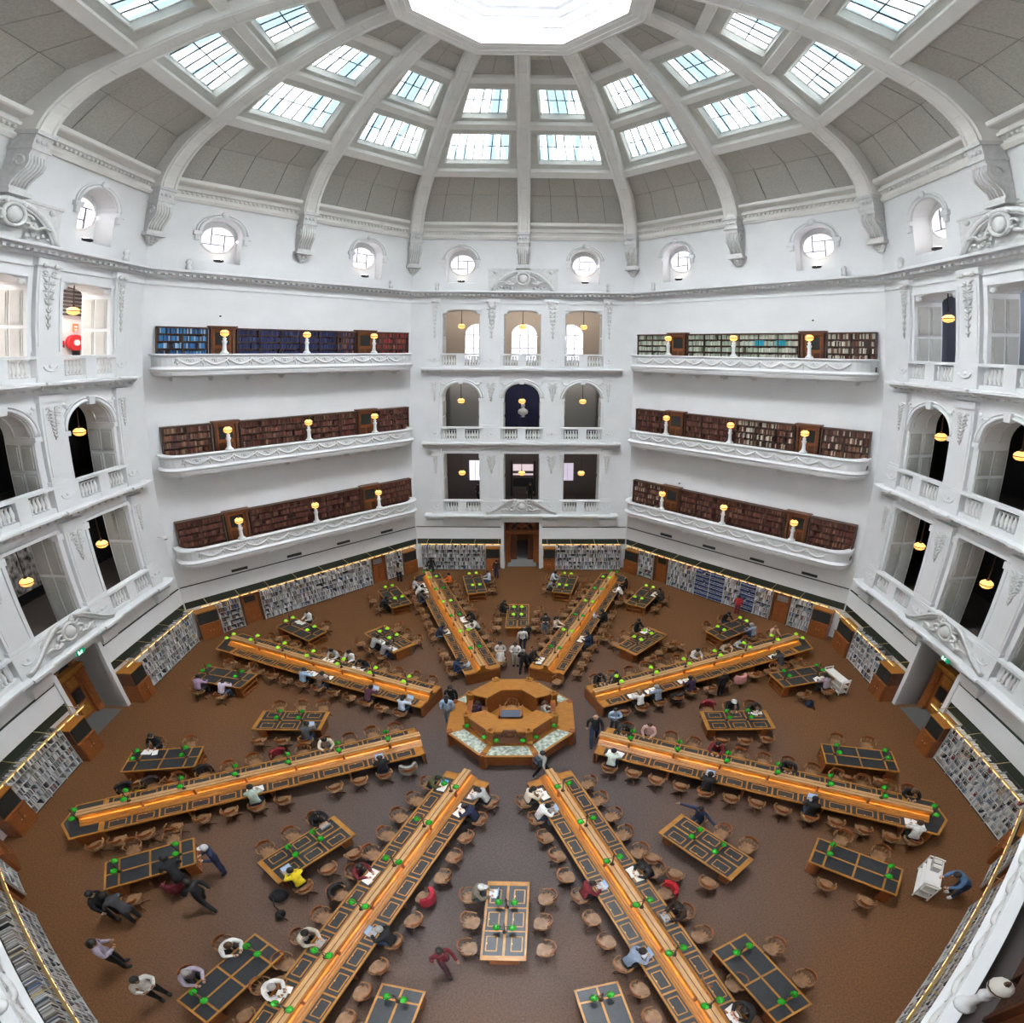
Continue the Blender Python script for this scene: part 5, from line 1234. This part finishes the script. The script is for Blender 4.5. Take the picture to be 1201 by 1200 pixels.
def build_body(pn):
    J = POSES[pn]; names = list(J); me = bpy.data.meshes.new('skeleton')
    me.from_pydata([J[n][:3] for n in names], [(names.index(a), names.index(b_)) for a, b_, z in BONES], [])
    o = bpy.data.objects.new('skeleton', me); COL.objects.link(o)
    o.modifiers.new('skin', 'SKIN')
    for i, n in enumerate(names): me.skin_vertices[0].data[i].radius = (J[n][3], J[n][3] * (.72 if n in ('pel', 'sp', 'ch') else 1)); me.skin_vertices[0].data[i].use_root = (n == 'pel')
    ss = o.modifiers.new('smooth', 'SUBSURF'); ss.levels = 1; ss.render_levels = 1
    bpy.context.view_layer.update()
    ev = bpy.data.meshes.new_from_object(o.evaluated_get(bpy.context.evaluated_depsgraph_get()))
    bpy.data.objects.remove(o); bpy.data.meshes.remove(me)
    V = {n: Vector(J[n][:3]) for n in J}; zone = {}
    for f in ev.polygons:
        c = f.center; zone[f.index] = min(((seg_d(c, V[a], V[b_]) - .5 * (J[a][3] + J[b_][3]), z) for a, b_, z in BONES))[1]
    b = M()
    b.v = [tuple(v.co) for v in ev.vertices]; b.f = [tuple(f.vertices) for f in ev.polygons]; b.m = [0] * len(b.f); b.s = [True] * len(b.f)
    hd, fwd = V['hd'], Vector((0, 1, 0)); upv = (V['tp'] - V['hd0']).normalized(); fwd = (fwd - upv * fwd.dot(upv)).normalized(); rg = fwd.cross(upv)
    P = lambda x, y, z: hd + rg * x + fwd * y + upv * z
    b.tube([P(0, .09, .02), P(0, .122, -.02), P(0, .10, -.035)], [.008, .016, .012], 5)
    b.tube([P(-.025, .094, -.062), P(.025, .094, -.062)], .009, 5, 1)
    for s in (-1, 1): b.ball(P(s * .035, .088, .012), .012, 6, 4, 1); b.ball(P(s * .098, -.005, -.01), .024, 6, 4, 0, (.5, 1, 1.3))
    for q, s in (('R', 1), ('L', -1)):
        w_, h = V['wrist' + q], V['ha' + q]; d = (h - w_).normalized(); sd = d.cross(Vector((0, 0, 1)) if abs(d.z) < .8 else Vector((0, 1, 0))).normalized()
        cu = Vector((0, 0, -1)) if abs(d.z) < .8 else Vector((0, 1, 0))
        for i, ln in enumerate((.062, .075, .07, .055)):
            r0 = h + sd * (i - 1.5) * .018 + d * .012; b.tube([r0, r0 + d * ln * .5 + cu * .006, r0 + d * ln * .85 + cu * .024], [.010, .009, .006], 5)
        r0 = w_ + d * .035 + sd * s * .03; b.tube([r0, r0 + sd * s * .022 + d * .03, r0 + sd * s * .02 + d * .055 + cu * .01], [.012, .010, .007], 5)
    out = {'body': b.mesh('person', [SKIN[0], EYE])}
    for nm, zs, off in (('top', 'ta', .014), ('trousers', 'l', .012)): out[nm] = sub(ev, {i for i, z in zone.items() if z in zs}, off, nm, WHITE)
    for nm, s in (('shoe', 1), ('shoe_', -1)): out[nm] = sub(ev, {f.index for f in ev.polygons if zone[f.index] == 'f' and f.center.x * s > 0}, .012, 'shoe', WHITE)
    hm = M(); c = hd - fwd * .018 + upv * .022; hm.ball((0, 0, 0), .112, 12, 7); R = Matrix((rg, fwd, upv)).transposed().to_4x4(); hm.tr(Matrix.Translation(c) @ R); out['short'] = hm.mesh('hair', HAIRC['d'])
    hl = M(); hl.add(hm); k = M(); k.tube([(0, -.06, .05), (0, -.105, -.06), (0, -.11, -.2), (0, -.10, -.34)], [.08, .085, .07, .03], 8); hl.add(k, Matrix.Translation(hd) @ R); out['long'] = hl.mesh('hair', HAIRC['d'])
    cp = M(); cp.ball((0, 0, .03), .116, 12, 6, 0, (1, 1, .85)); cp.prism([(.08 * math.cos(a), .09 + .09 * math.sin(a)) for a in [PI * i / 8 for i in range(9)]], .03, .042); out['cap'] = (cp.tr(Matrix.Translation(hd) @ R)).mesh('cap', WHITE)
    ph = M(); ph.tube([tuple(P(s * .115, 0, -.0)) for s in (-1,)] + [tuple(P(-.09, 0, .1)), tuple(P(0, 0, .135)), tuple(P(.09, 0, .1)), tuple(P(.115, 0, 0))], .014, 5); out['phones'] = ph.mesh('headphones', WHITE)
    return out
BODY = {}
CLOTH = {}
CKEY = [('white and black', (.45, .45, .45)), ('navy', (.015, .022, .06)), ('burgundy', (.13, .012, .02)), ('maroon', (.16, .015, .022)), ('plum', (.09, .03, .06)), ('dark purple', (.04, .018, .06)), ('lilac grey', (.38, .33, .42)), ('pale lilac', (.62, .56, .7)), ('lilac', (.45, .33, .5)), ('mauve', (.36, .28, .32)), ('olive', (.09, .10, .04)), ('sage', (.42, .5, .43)), ('mint', (.66, .75, .68)), ('bright orange', (.9, .2, .02)), ('bright yellow', (.85, .65, .02)), ('salmon', (.6, .4, .3)), ('pale pink', (.6, .42, .38)), ('camouflage', (.16, .14, .10)), ('oatmeal', (.55, .5, .42)), ('cream', (.72, .64, .52)), ('beige', (.45, .36, .27)),
        ('dark blue', (.02, .04, .1)), ('pale blue', (.55, .64, .76)), ('light blue', (.35, .52, .72)), ('blue grey', (.22, .27, .36)), ('blue', (.08, .16, .32)), ('dark brown', (.045, .025, .018)), ('brown', (.16, .1, .07)), ('dark grey', (.06, .06, .065)), ('charcoal', (.04, .04, .045)), ('pale grey', (.5, .5, .5)), ('light grey', (.4, .4, .4)), ('grey', (.25, .25, .26)), ('off white', (.68, .66, .62)), ('white', (.78, .78, .77)), ('red', (.45, .02, .03)), ('dark', (.03, .03, .035)), ('black', (.012, .012, .014))]
def cloth(c):
    if c not in CLOTH: CLOTH[c] = mat('cloth_%d' % len(CLOTH), c, .85, var=.25, scale=9)
    return CLOTH[c]
def col_of(desc):
    best = None
    for k, c in CKEY:
        i = desc.find(k)
        if i >= 0 and (best is None or i < best[0] or (i == best[0] and len(k) > best[1])): best = (i, len(k), c)
    return best[2] if best else (.3, .3, .3)
TROU = [(.015, .015, .02), (.02, .03, .07), (.03, .03, .035), (.05, .07, .12), (.012, .012, .014)]
def slot(o, m): o.material_slots[0].link = 'OBJECT'; o.material_slots[0].material = m
def person(x, y, a, pn, desc, label, hair='d', style='short', trou=None, sc_=1.0, z=0.0, group=None, top=None):
    if pn not in BODY: BODY[pn] = build_body(pn)
    B = BODY[pn]; o = link('person', B['body']); o.location = (x, y, z); o.rotation_euler = (0, 0, a); o.scale = (sc_,) * 3
    slot(o, SKIN[RNG.choice((0, 0, 1, 2, 3))])
    tag(o, label, 'person', group)
    c = top or col_of(desc)
    q = link('top', B['top'], o); slot(q, cloth(c)); q = link('trousers', B['trousers'], o); slot(q, cloth(trou or RNG.choice(TROU))); sh = cloth(RNG.choice(((.7, .7, .7), (.02, .02, .02), (.03, .03, .03))))
    for nm in ('shoe', 'shoe_'): q = link('shoe', B[nm], o); slot(q, sh)
    if HAIRC.get(hair) and style in ('short', 'long'): q = link('hair', B[style], o); slot(q, HAIRC[hair])
    if style == 'cap': q = link('cap', B['cap'], o); slot(q, cloth((.6, .6, .6)))
    if 'headphones' in desc: q = link('headphones', B['phones'], o); slot(q, cloth((.65, .7, .8)))
    return o
# (0 desk / 1 table, index, side, seat, clothes, hair, style, pose, thing in front: L laptop, P paper)
SEATED = [
 (0, 3, 1, 6, 'light blue shirt', 'd', 'short', 'write', 'P'), (0, 3, 1, 5, 'brown jacket', 'd', 'short', 'lean', 'P'), (0, 3, 1, 2, 'plum jumper', 'd', 'short', 'lean', 'L'), (0, 3, 1, 0, 'pale blue blouse with dark ponytail', 'd', 'long', 'write', 'L'),
 (0, 3, -1, 6, 'pale grey top', 'd', 'short', 'write', 'P'), (0, 3, -1, 5, 'white top with long dark hair', 'd', 'long', 'upright', ''), (0, 3, -1, 4, 'black jacket', 'd', 'short', 'lean', 'P'),
 (0, 4, 1, 6, 'sage green shirt', 'd', 'short', 'write', 'P'), (0, 4, 1, 1, 'black top and headphones', 'd', 'short', 'write', 'L'), (0, 4, -1, 3, 'cream jumper', 'd', 'short', 'write', ''),
 (0, 7, -1, 0, 'pale mint shirt', 'd', 'short', 'write', 'P'), (0, 7, -1, 4, 'black jumper', 'd', 'short', 'write', 'L'), (0, 7, -1, 8, 'black hooded top', 'd', 'short', 'write', 'L'), (0, 7, -1, 12, 'white shirt', 'b', 'short', 'write', 'P'),
 (0, 7, 1, 0, 'dark floral top', 'd', 'short', 'lean', ''), (0, 7, 1, 1, 'pale pink top with long brown hair', 'b', 'long', 'upright', ''), (0, 7, 1, 4, 'maroon vest with white sleeves', 'd', 'long', 'write', ''), (0, 7, 1, 7, 'black coat', 'd', 'short', 'lean', ''), (0, 7, 1, 12, 'black shirt', 'b', 'short', 'lean', ''),
 (0, 0, -1, 1, 'white jumper with long fair hair', 'l', 'long', 'write', 'P'), (0, 0, -1, 2, 'blue grey hooded top', 'g', 'short', 'write', 'P'), (0, 0, -1, 4, 'dark purple top', 'd', 'short', 'write', 'P'), (0, 0, -1, 10, 'charcoal jacket', 'd', 'short', 'lean', 'P'),
 (0, 0, 1, 0, 'black top', 'd', 'short', 'write', ''), (0, 0, 1, 6, 'white shirt', 'd', 'short', 'write', ''), (0, 0, 1, 8, 'beige coat', 'l', 'short', 'lean', ''), (0, 0, 1, 9, 'light grey coat', 'd', 'short', 'lean', ''), (0, 0, 1, 12, 'salmon beige jumper', 'n', 'none', 'upright', ''),
 (0, 2, 1, 11, 'pale grey jumper', 'd', 'short', 'write', 'P'), (0, 2, 1, 10, 'white shirt', 'd', 'short', 'lean', 'P'), (0, 2, 1, 9, 'dark grey coat', 'd', 'short', 'write', ''), (0, 2, 1, 4, 'navy and white top', 'd', 'short', 'lean', 'P'), (0, 2, 1, 0, 'dark blue jumper', 'd', 'short', 'write', 'L'),
 (0, 2, -1, 11, 'bright orange top', 'd', 'short', 'upright', ''), (0, 2, -1, 5, 'black jumper', 'b', 'short', 'write', 'P'), (0, 2, -1, 4, 'off white shirt', 'd', 'short', 'lean', 'P'),
 (0, 1, 1, 4, 'cream top with long dark hair', 'd', 'long', 'upright', ''), (0, 1, 1, 0, 'black coat', 'd', 'short', 'write', 'P'), (0, 1, -1, 10, 'white shirt', 'b', 'short', 'lean', ''), (0, 1, -1, 11, 'black coat and headphones', 'd', 'short', 'upright', ''), (0, 1, -1, 6, 'black top', 'd', 'short', 'write', 'L'), (0, 1, -1, 3, 'navy shirt', 'd', 'short', 'write', 'P'),
 (0, 5, -1, 0, 'olive green jacket', 'd', 'short', 'lean', 'P'), (0, 5, -1, 5, 'burgundy jumper', 'd', 'short', 'write', 'P'), (0, 5, -1, 8, 'oatmeal fleece', 'd', 'short', 'write', 'L'), (0, 5, -1, 10, 'white patterned hooded top', 'g', 'short', 'lean', 'P'),
 (0, 5, 1, 0, 'white and black patterned top', 'd', 'long', 'lean', 'P'), (0, 5, 1, 1, 'navy coat', 'd', 'short', 'lean', 'P'), (0, 5, 1, 7, 'black and grey coat', 'g', 'short', 'write', 'L'),
 (0, 6, -1, 0, 'cream jumper with long dark hair', 'd', 'long', 'write', 'P'), (0, 6, -1, 1, 'white shirt', 'd', 'short', 'lean', 'L'), (0, 6, -1, 5, 'maroon coat', 'd', 'short', 'write', 'L'), (0, 6, -1, 8, 'blue grey hooded top', 'd', 'short', 'lean', 'L'),
 (0, 6, 1, 5, 'black puffer jacket', 'd', 'short', 'lean', 'P'), (0, 6, 1, 7, 'dark brown top', 'd', 'long', 'write', 'L'), (0, 6, 1, 11, 'black shirt', 'd', 'short', 'lean', 'P'),
 (1, 11, -1, 1, 'white shirt', 'b', 'short', 'upright', 'P'), (1, 9, 1, 0, 'grey and white top', 'd', 'short', 'lean', 'P'), (1, 9, 1, 1, 'light grey coat', 'd', 'short', 'lean', 'P'), (1, 10, 1, 0, 'black coat', 'd', 'short', 'lean', ''), (1, 13, 1, 1, 'lilac jumper', 'd', 'short', 'write', ''), (1, 13, 1, 0, 'pale lilac blouse', 'd', 'long', 'lean', ''),
 (1, 12, 1, 0, 'dark grey jacket', 'd', 'short', 'lean', 'L'), (1, 14, -1, 1, 'black jumper', 'd', 'short', 'upright', 'P'), (1, 15, -1, 0, 'black jacket', 'd', 'short', 'write', 'L'), (1, 15, 1, 2, 'bright yellow jacket', 'd', 'short', 'write', 'L'), (1, 17, -1, 0, 'white jumper with brown hair', 'b', 'short', 'lean', ''), (1, 17, -1, 1, 'lilac grey top', 'g', 'long', 'write', ''),
 (1, 18, -1, 0, 'camouflage jacket and cap', 'd', 'cap', 'write', 'L'), (1, 0, 1, 1, 'black jumper and white cap', 'd', 'cap', 'write', ''), (1, 0, 1, 2, 'dark brown top', 'd', 'short', 'lean', 'P'), (1, 2, -1, 1, 'mauve grey top', 'd', 'short', 'write', 'P'), (1, 4, -1, 1, 'blue grey shirt', 'g', 'short', 'write', ''), (1, 4, 1, 1, 'black jacket over white', 'd', 'short', 'write', ''),
 (1, 5, -1, 1, 'dark brown jumper', 'd', 'short', 'write', 'P'), (1, 3, 1, 2, 'black jacket', 'd', 'short', 'upright', 'P'), (1, 8, -1, 1, 'pale blue shirt', 'd', 'short', 'upright', ''), (1, 7, 1, 1, 'pale blue shirt', 'd', 'short', 'write', ''), (1, 7, 1, 0, 'grey jumper', 'd', 'short', 'lean', ''), (1, 6, 1, 2, 'black coat', 'd', 'short', 'write', ''), (1, 21, 1, 0, 'navy top with arms spread wide', 'd', 'short', 'spread', '')]
def laptop(x, y, z, a, label):
    t = root('laptop', (x, y, z), a, label, 'laptop', 'laptops on the desks')
    M().box(-.16, .16, -.11, .11, 0, .018).obj('keyboard_base', LAPG, t)
    b = M(); b.box(-.16, .16, 0, .012, 0, .21, 0); b.box(-.145, .145, -.002, 0, .015, .195, 1)
    o = b.obj('screen', [LAPG, LAPS], t); o.location = (0, .11, .015); o.rotation_euler = (-.3, 0, 0)
def papers(x, y, z, a, label, c=None):
    t = root('papers', (x, y, z), a, label, 'papers', 'open books and papers on the desks'); r = RNG.random
    for i in range(3):
        b = M(); b.box(-.105, .105, -.145, .145, 0, .006); o = b.obj('sheet', PAPER if (i or c is None) else c, t); o.location = ((i - 1) * .2 + r() * .05, r() * .1 - .05, i * .006); o.rotation_euler = (0, 0, r() * .6 - .3)
for kd, i, s, k, desc, hair, sty, pn, it in SEATED:
    x, y, a = seatpos(i, s, k) if kd == 0 else tseat(i, s, k)
    where = ('at the %s long desk' % DN[i]) if kd == 0 else 'at the %s' % tname_(i)
    spot = '%s seat, %s side of the %s' % (ORD[k], SIDE[s][i] if kd == 0 else ('anticlockwise' if s > 0 else 'clockwise'), (DN[i] + ' long desk') if kd == 0 else tname_(i))
    big = 1.1 if y < -9 or (x < -8 and y < -4) else 1.04
    person(x, y, a - PI / 2 + PI / 2, pn, desc, 'person in %s seated %s' % (desc, where), hair, sty, sc_=big)
    fx, fy = -math.sin(a), math.cos(a); d = .56
    if it == 'L': laptop(x + fx * d, y + fy * d, .775, a, 'open grey laptop, ' + spot)
    if it == 'P': papers(x + fx * d, y + fy * d, .775, a, 'open papers, ' + spot, BLUEP if 'olive' in desc else None)
def tow(x, y, tx, ty): return math.atan2(ty - y, tx - x) - PI / 2
STANDING = [
 (.32, 6.38, 0, 9, 'stand', 'white shirt', 'man in white shirt and dark trousers, back turned, below the far table', 'd', 'short', None, .98),
 (-.73, 5.0, -.7, -9, 'hold', 'off white dress', 'person in long off white dress standing between the two far desks', 'd', 'long', (.68, .66, .6), 1.0),
 (.01, 4.92, 0, -9, 'hold', 'white shirt', 'person in white shirt and cream trousers holding a dark jacket', 'd', 'short', (.6, .56, .48), 1.0),
 (.4, 4.3, 1.5, 9, 'walk', 'black suit', 'person in black suit walking away between the two far desks', 'g', 'short', (.012, .012, .014), .97),
 (1.51, 7.98, 1.3, -9, 'hold', 'dark grey jacket', 'person in dark grey jacket and blue jeans standing right of the far table', 'd', 'short', (.12, .2, .3), 1.0),
 (-2.63, 1.23, -2.6, -5, 'stand', 'black top', 'person in black standing behind the light blue shirt left of the counter', 'd', 'short', (.012, .012, .014), 1.02),
 (-2.67, .38, -2.7, 6, 'stand', 'light blue shirt', 'person in light blue shirt and grey trousers left of the counter', 'd', 'long', (.25, .29, .33), 1.08),
 (1.23, -2.97, 3.5, -1.5, 'walk', 'light grey coat', 'person with grey top and backpack striding past the counter front', 'd', 'short', (.012, .012, .014), 1.0),
 (3.33, -.96, 3.0, -9, 'walk', 'black jacket', 'bald person in black jacket and blue jeans walking right of the counter', 'n', 'none', (.02, .035, .09), 1.12),
 (4.21, -.25, 4.0, -9, 'cross', 'light blue hooded top', 'person in light blue top with folded arms beside the right upper desk', 'd', 'short', (.08, .1, .13), .95),
 (-1.3, .05, -3, .05, 'upright', 'dark purple top', 'staff member in dark purple at the left opening of the counter', 'd', 'short', None, .9),
 (1.3, .05, 3, .05, 'upright', 'white and black patterned top', 'staff member in white patterned top at the right opening of the counter', 'b', 'long', None, .9),
 (-7.93, 14.83, -8, 20, 'stand', 'beige coat', 'person in beige coat facing the far left bookcases', 'd', 'long', (.02, .02, .02), 1.0),
 (-6.0, 15.9, -6, 20, 'stand', 'pink and black top', 'person with pink bag browsing the shelves left of the doorway', 'd', 'short', (.012, .012, .014), .95),
 (-1.63, 15.6, -3, 12, 'stand', 'dark brown coat', 'person in dark brown beside the doorway cupboard', 'd', 'short', None, .92),
 (9.38, 2.2, 8.7, 4, 'stand', 'black coat', 'person in long black coat standing below the right upper desk', 'l', 'short', (.012, .012, .014), 1.0),
 (4.55, 2.35, 3.6, -3, 'stand', 'dark grey shirt', 'person in dark grey shirt standing above the right upper desk tip', 'd', 'short', None, 1.0),
 (-8.97, -7.63, -10, -8.4, 'hold', 'navy tracksuit', 'person in navy tracksuit with grey cap right of the lower left table', 'd', 'cap', (.015, .022, .06), 1.12),
 (-10.75, -11.2, -9, -10, 'hold', 'lilac grey top', 'person in lilac top and wide black trousers looking at a phone', 'd', 'long', (.012, .012, .014), 1.22),
 (-9.25, -12.2, -8, -13, 'hold', 'off white jacket', 'person in off white jacket and black trousers with dark hair', 'd', 'short', (.012, .012, .014), 1.12),
 (-9.85, -8.35, -10.6, -7.6, 'bend', 'black jacket', 'person in black bending over the lower left table', 'd', 'short', (.012, .012, .014), 1.15),
 (-8.95, -9.0, -10.2, -8.4, 'walk', 'black hooded top', 'person in black with grey trainers standing beside the bending person', 'd', 'short', (.012, .012, .014), 1.15),
 (-11.7, -9.5, -10.6, -9.4, 'stand', 'black shirt', 'person in black shirt in profile left of the lower left table', 'd', 'short', (.012, .012, .014), 1.12),
 (-11.0, -9.6, -11.9, -9.2, 'bend', 'charcoal coat', 'person in charcoal coat leaning toward the person in profile', 'd', 'short', (.03, .03, .035), 1.1),
 (-1.55, -11.17, -.5, -12.5, 'walk', 'burgundy jumper', 'person in burgundy jumper walking left of the nearest table', 'd', 'long', (.06, .02, .03), 1.05),
 (14.0, -9.0, 13.0, -8.9, 'bend', 'blue jacket', 'library worker in blue jacket bending over a white book trolley', 'd', 'short', (.02, .03, .06), 1.12),
 (12.75, 10.2, 14, 12, 'stand', 'red coat', 'person in red coat at the navy volumes of the right wall', 'd', 'short', (.2, .02, .03), .9),
 (.57, 7.4, -.2, 8.6, 'stand', 'dark grey top', 'small child beside the man in white shirt', 'l', 'short', None, .72)]
for x, y, tx, ty, pn, desc, label, hair, sty, tr_, k in STANDING:
    o = person(x, y, tow(x, y, tx, ty), pn, desc, label, hair, sty, tr_, k, .56 if 'staff' in label else 0.0)
    if 'dress' in desc:
        b = M(); b.lathe([(.33, .12), (.29, .5), (.2, .85), (.15, 1.0)], n=14); q = b.obj('skirt', cloth(col_of(desc)), o)
    if 'backpack' in label:
        b = M(); b.tbox(-.16, .16, -.28, -.1, .98, 1.4, .85); b.box(-.11, .11, -.33, -.28, 1.02, 1.2); q = b.obj('backpack', cloth((.05, .07, .1)), o)
for (x, z, lab, i) in ((-3.2, 4.92, 'left', 0), (.55, 4.92, 'central', 1)):
    px = facepos(90, x, 3.0, z); person(px[0], px[1], 2.2 + i, 'stand', 'dark coat', 'dark silhouetted person in the lowest %s opening of the far arcade' % lab, 'd', 'long', (.02, .02, .02), .95, z, top=(.02, .02, .022))
px = facepos(0, -3.6, 2.6, 4.92); person(px[0], px[1], 1.5, 'stand', 'pale grey top', 'person in pale grey inside the lowest right edge opening', 'd', 'short', None, .95, 4.92)

# ------------------------------------------------------------------ coats, bags, trolleys, small things
def coat(x, y, a, c, label):
    b = M(); O_, I = [], []
    for zz, r in ((.88, .29), (.86, .34), (.7, .36), (.5, .37), (.33, .34)):
        O_.append([(r * math.cos(math.radians(q)), -.03 + r * math.sin(math.radians(q)), zz + .02 * math.sin(q)) for q in range(195, 350, 15)])
    for i in range(len(O_) - 1): b.strip(O_[i], O_[i + 1], 0, True)
    n = len(O_[0]); b.strip(O_[0], [(x_ * .8, y_ * .75, .86) for x_, y_, z_ in O_[0]], 0, True); b.strip([(x_ * .8, y_ * .75, .86) for x_, y_, z_ in O_[0]], [(x_ * .72, y_ * .66, .6) for x_, y_, z_ in O_[0]], 0, True)
    o = b.obj('coat', cloth(c)); o.location = (x, y, 0); o.rotation_euler = (0, 0, a); tag(o, label, 'coat', 'coats hung over chair backs')
for d, s, k, c, lab in ((4, -1, 5, (.2, .012, .02), 'dark red coat over a chair on the far side of the left lower desk'), (4, -1, 8, (.02, .014, .014), 'black padded coat over a chair on the far side of the left lower desk'), (4, -1, 10, (.03, .016, .016), 'dark brown coat over a chair near the yellow crate'), (4, -1, 11, (.014, .014, .016), 'black coat over a chair behind the tip of the left lower desk'),
                        (4, 1, 0, (.28, .27, .26), 'grey patterned coat over a chair at the counter tip of the left lower desk'), (5, 1, 5, (.3, .015, .03), 'bright red jacket over a chair of the steep left lower desk'), (5, -1, 6, (.014, .014, .016), 'black jacket and bag over a chair of the steep left lower desk'), (6, 1, 6, (.42, .012, .02), 'bright red coat over a chair of the steep right lower desk'),
                        (2, -1, 1, (.3, .015, .025), 'crimson coat over a chair near the counter on the steep left upper desk'), (0, -1, 3, (.014, .014, .016), 'black puffer coat over a chair of the right upper desk'), (0, -1, 7, (.55, .25, .24), 'pink jacket over a chair of the right upper desk')):
    x, y, a = seatpos(d, s, k); coat(x, y, a, c, lab)
for i, s, k, c, lab in ((0, 1, 0, (.2, .012, .02), 'dark red coat over the counter-side chair of the right six-seat table'), (16, 1, 0, (.12, .012, .02), 'wine red coat over a chair behind the lower left outer table')):
    x, y, a = tseat(i, s, k); coat(x, y, a, c, lab)
def bag(x, y, a, c, label, k=1.0):
    t = root('backpack', (x, y, 0), a, label, 'bag')
    b = M(); b.ball((0, 0, .2 * k), .2 * k, 10, 7, 0, (1, .7, 1)); b.ball((0, .13 * k, .15 * k), .12 * k, 8, 5, 0, (1, .6, 1)); b.obj('body', cloth(c), t)
    b = M(); b.tube([(-.08 * k, -.1 * k, .36 * k), (-.1 * k, -.26 * k, .25 * k), (-.08 * k, -.3 * k, .06 * k)], .018, 5); b.tube([(-.04, 0, .38 * k), (0, 0, .45 * k), (.04, 0, .38 * k)], .012, 5); b.obj('strap', cloth((.02, .02, .02)), t)
bag(-6.85, -8.7, .4, (.012, .012, .015), 'large black backpack on the carpet beside the yellow jacket', 1.5)
bag(-6.65, -9.35, 1.2, (.012, .012, .015), 'small black bag lying below the large backpack', .9)
bag(-7.55, -1.15, .3, (.014, .014, .016), 'round black bag beside the left six-seat table', 1.2)
bag(13.2, 1.25, .6, (.02, .03, .06), 'dark blue bag under the right upper outer table', 1.1)
t = root('crate', (-13.95, -4.05, 0), .3, 'bright yellow plastic crate with dark contents left of the left lower desk', 'crate')
b = M()
for q in ((-.3, .3, -.2, -.17), (-.3, .3, .17, .2), (-.3, -.27, -.2, .2), (.27, .3, -.2, .2)): b.box(*q, 0, .34)
b.box(-.3, .3, -.2, .2, 0, .03); b.obj('crate_wall', YELLOW, t); M().box(-.26, .26, -.16, .16, .03, .30).obj('contents', BLACK, t)
b = M(); b.box(-.32, .32, -.22, -.2, .3, .35); b.box(-.32, .32, .2, .22, .3, .35); b.obj('crate_rim', YELLOW, t)
def trolley(x, y, a, label, load):
    t = root('book_trolley', (x, y, 0), a, label, 'trolley', 'white book trolleys')
    for i, z in enumerate((.2, .55, .9)):
        b = M(); b.box(-.62, .62, -.24, .24, z, z + .03); b.box(-.62, .62, -.24, -.22, z, z + .07); b.obj('shelf', CARTW, t)
    for sx in (-1, 1):
        b = M()
        for sy in (-1, 1): b.box(sx * .62 - .02, sx * .62 + .02, sy * .22 - .02, sy * .22 + .02, .1, 1.08)
        b.box(sx * .62 - .02, sx * .62 + .02, -.24, .24, 1.05, 1.09); b.obj('frame_upright', CARTW, t)
        for sy in (-1, 1): w_ = M(); w_.lathe([(.055, -.015), (.055, .015)], n=10); w_.tr(Matrix.Translation((sx * .56, sy * .2, .055)) @ Matrix.Rotation(PI / 2, 4, 'X')); w_.obj('wheel', BLACK, t)
    if load:
        ca, sa = math.cos(a), math.sin(a)
        for i in range(7):
            u, v = .12 + i * .07, 0; o = link('book', bmesh_c[(0, 1, 4, 5, 2, 1, 0)[i]]); o.location = (x + u * ca + .12 * sa, y + u * sa - .12 * ca, .932); o.rotation_euler = (0, 0, a); o.scale = (.062, .9, .26 - .02 * (i % 3))
            tag(o, '%s book standing on the lower right trolley, %s along its top shelf' % (BCOL[(0, 1, 4, 5, 2, 1, 0)[i]][0], ORDS[i]), 'book', 'books on the trolley')
trolley(13.25, -8.55, 1.0, 'white enamel book trolley pushed by the worker in the lower right', True)
trolley(14.95, 2.6, -1.35, 'empty white book trolley beside the right outer table', False)
t = root('security_camera', label='white dome security camera on the left edge wall corner', cat='camera')
b = M(); b.box(-.06, .06, -.3, 0, -.03, .06); b.obj('mount_arm', WHITE, t); b = M(); b.ball((0, -.34, 0), .16, 12, 8, 0, (1, 1, .7)); b.obj('housing', SIGNW, t); b = M(); b.ball((0, -.36, -.06), .1, 10, 6); b.obj('lens_dome', BLACK, t)
on_face(t, 180, 6.75, 0, 7.3)
for ang, x, z, lab in ((135, -3.9, 19.95, 'left'), (45, 3.9, 20.0, 'right'), (45, -3.4, 8.3, 'lower right')):
    t = root('spotlight', label='tiny dark spotlight on the white wall above the %s gallery door' % lab, cat='light'); b = M(); b.ball((0, -.1, 0), .06, 8, 5, 0, (1, 1.4, .8)); b.obj('head', BLACK, t); M().box(-.02, .02, -.08, 0, -.02, .04).obj('bracket', BLACK, t); on_face(t, ang, x, 0, z)

# pendant globes in the arcade openings
for ang, lab in ((90, 'far'), (180, 'left edge'), (0, 'right edge')):
    for ti, z, ln in ((0, 8.1, 1.75), (1, 13.95, 1.46), (2, 19.82, 1.24)):
        for i, cx in enumerate(BAYS):
            t = root('pendant_lamp', label='glowing globe pendant in the %s %s opening of the %s arcade' % (tname[ti], ('left', 'central', 'right')[i], lab), cat='lamp', group='globe pendants in the arcades')
            link('globe', GL, t); link('globe_band', GB, t); link('globe_cap', CAPM, t)
            M().tube([(0, 0, .2), (0, 0, ln)], .02, 5).obj('suspension_rod', BRONZE, t); on_face(t, ang, cx * 1.015, .62, z)
            t.scale = (1.15, 1.15, 1.0)
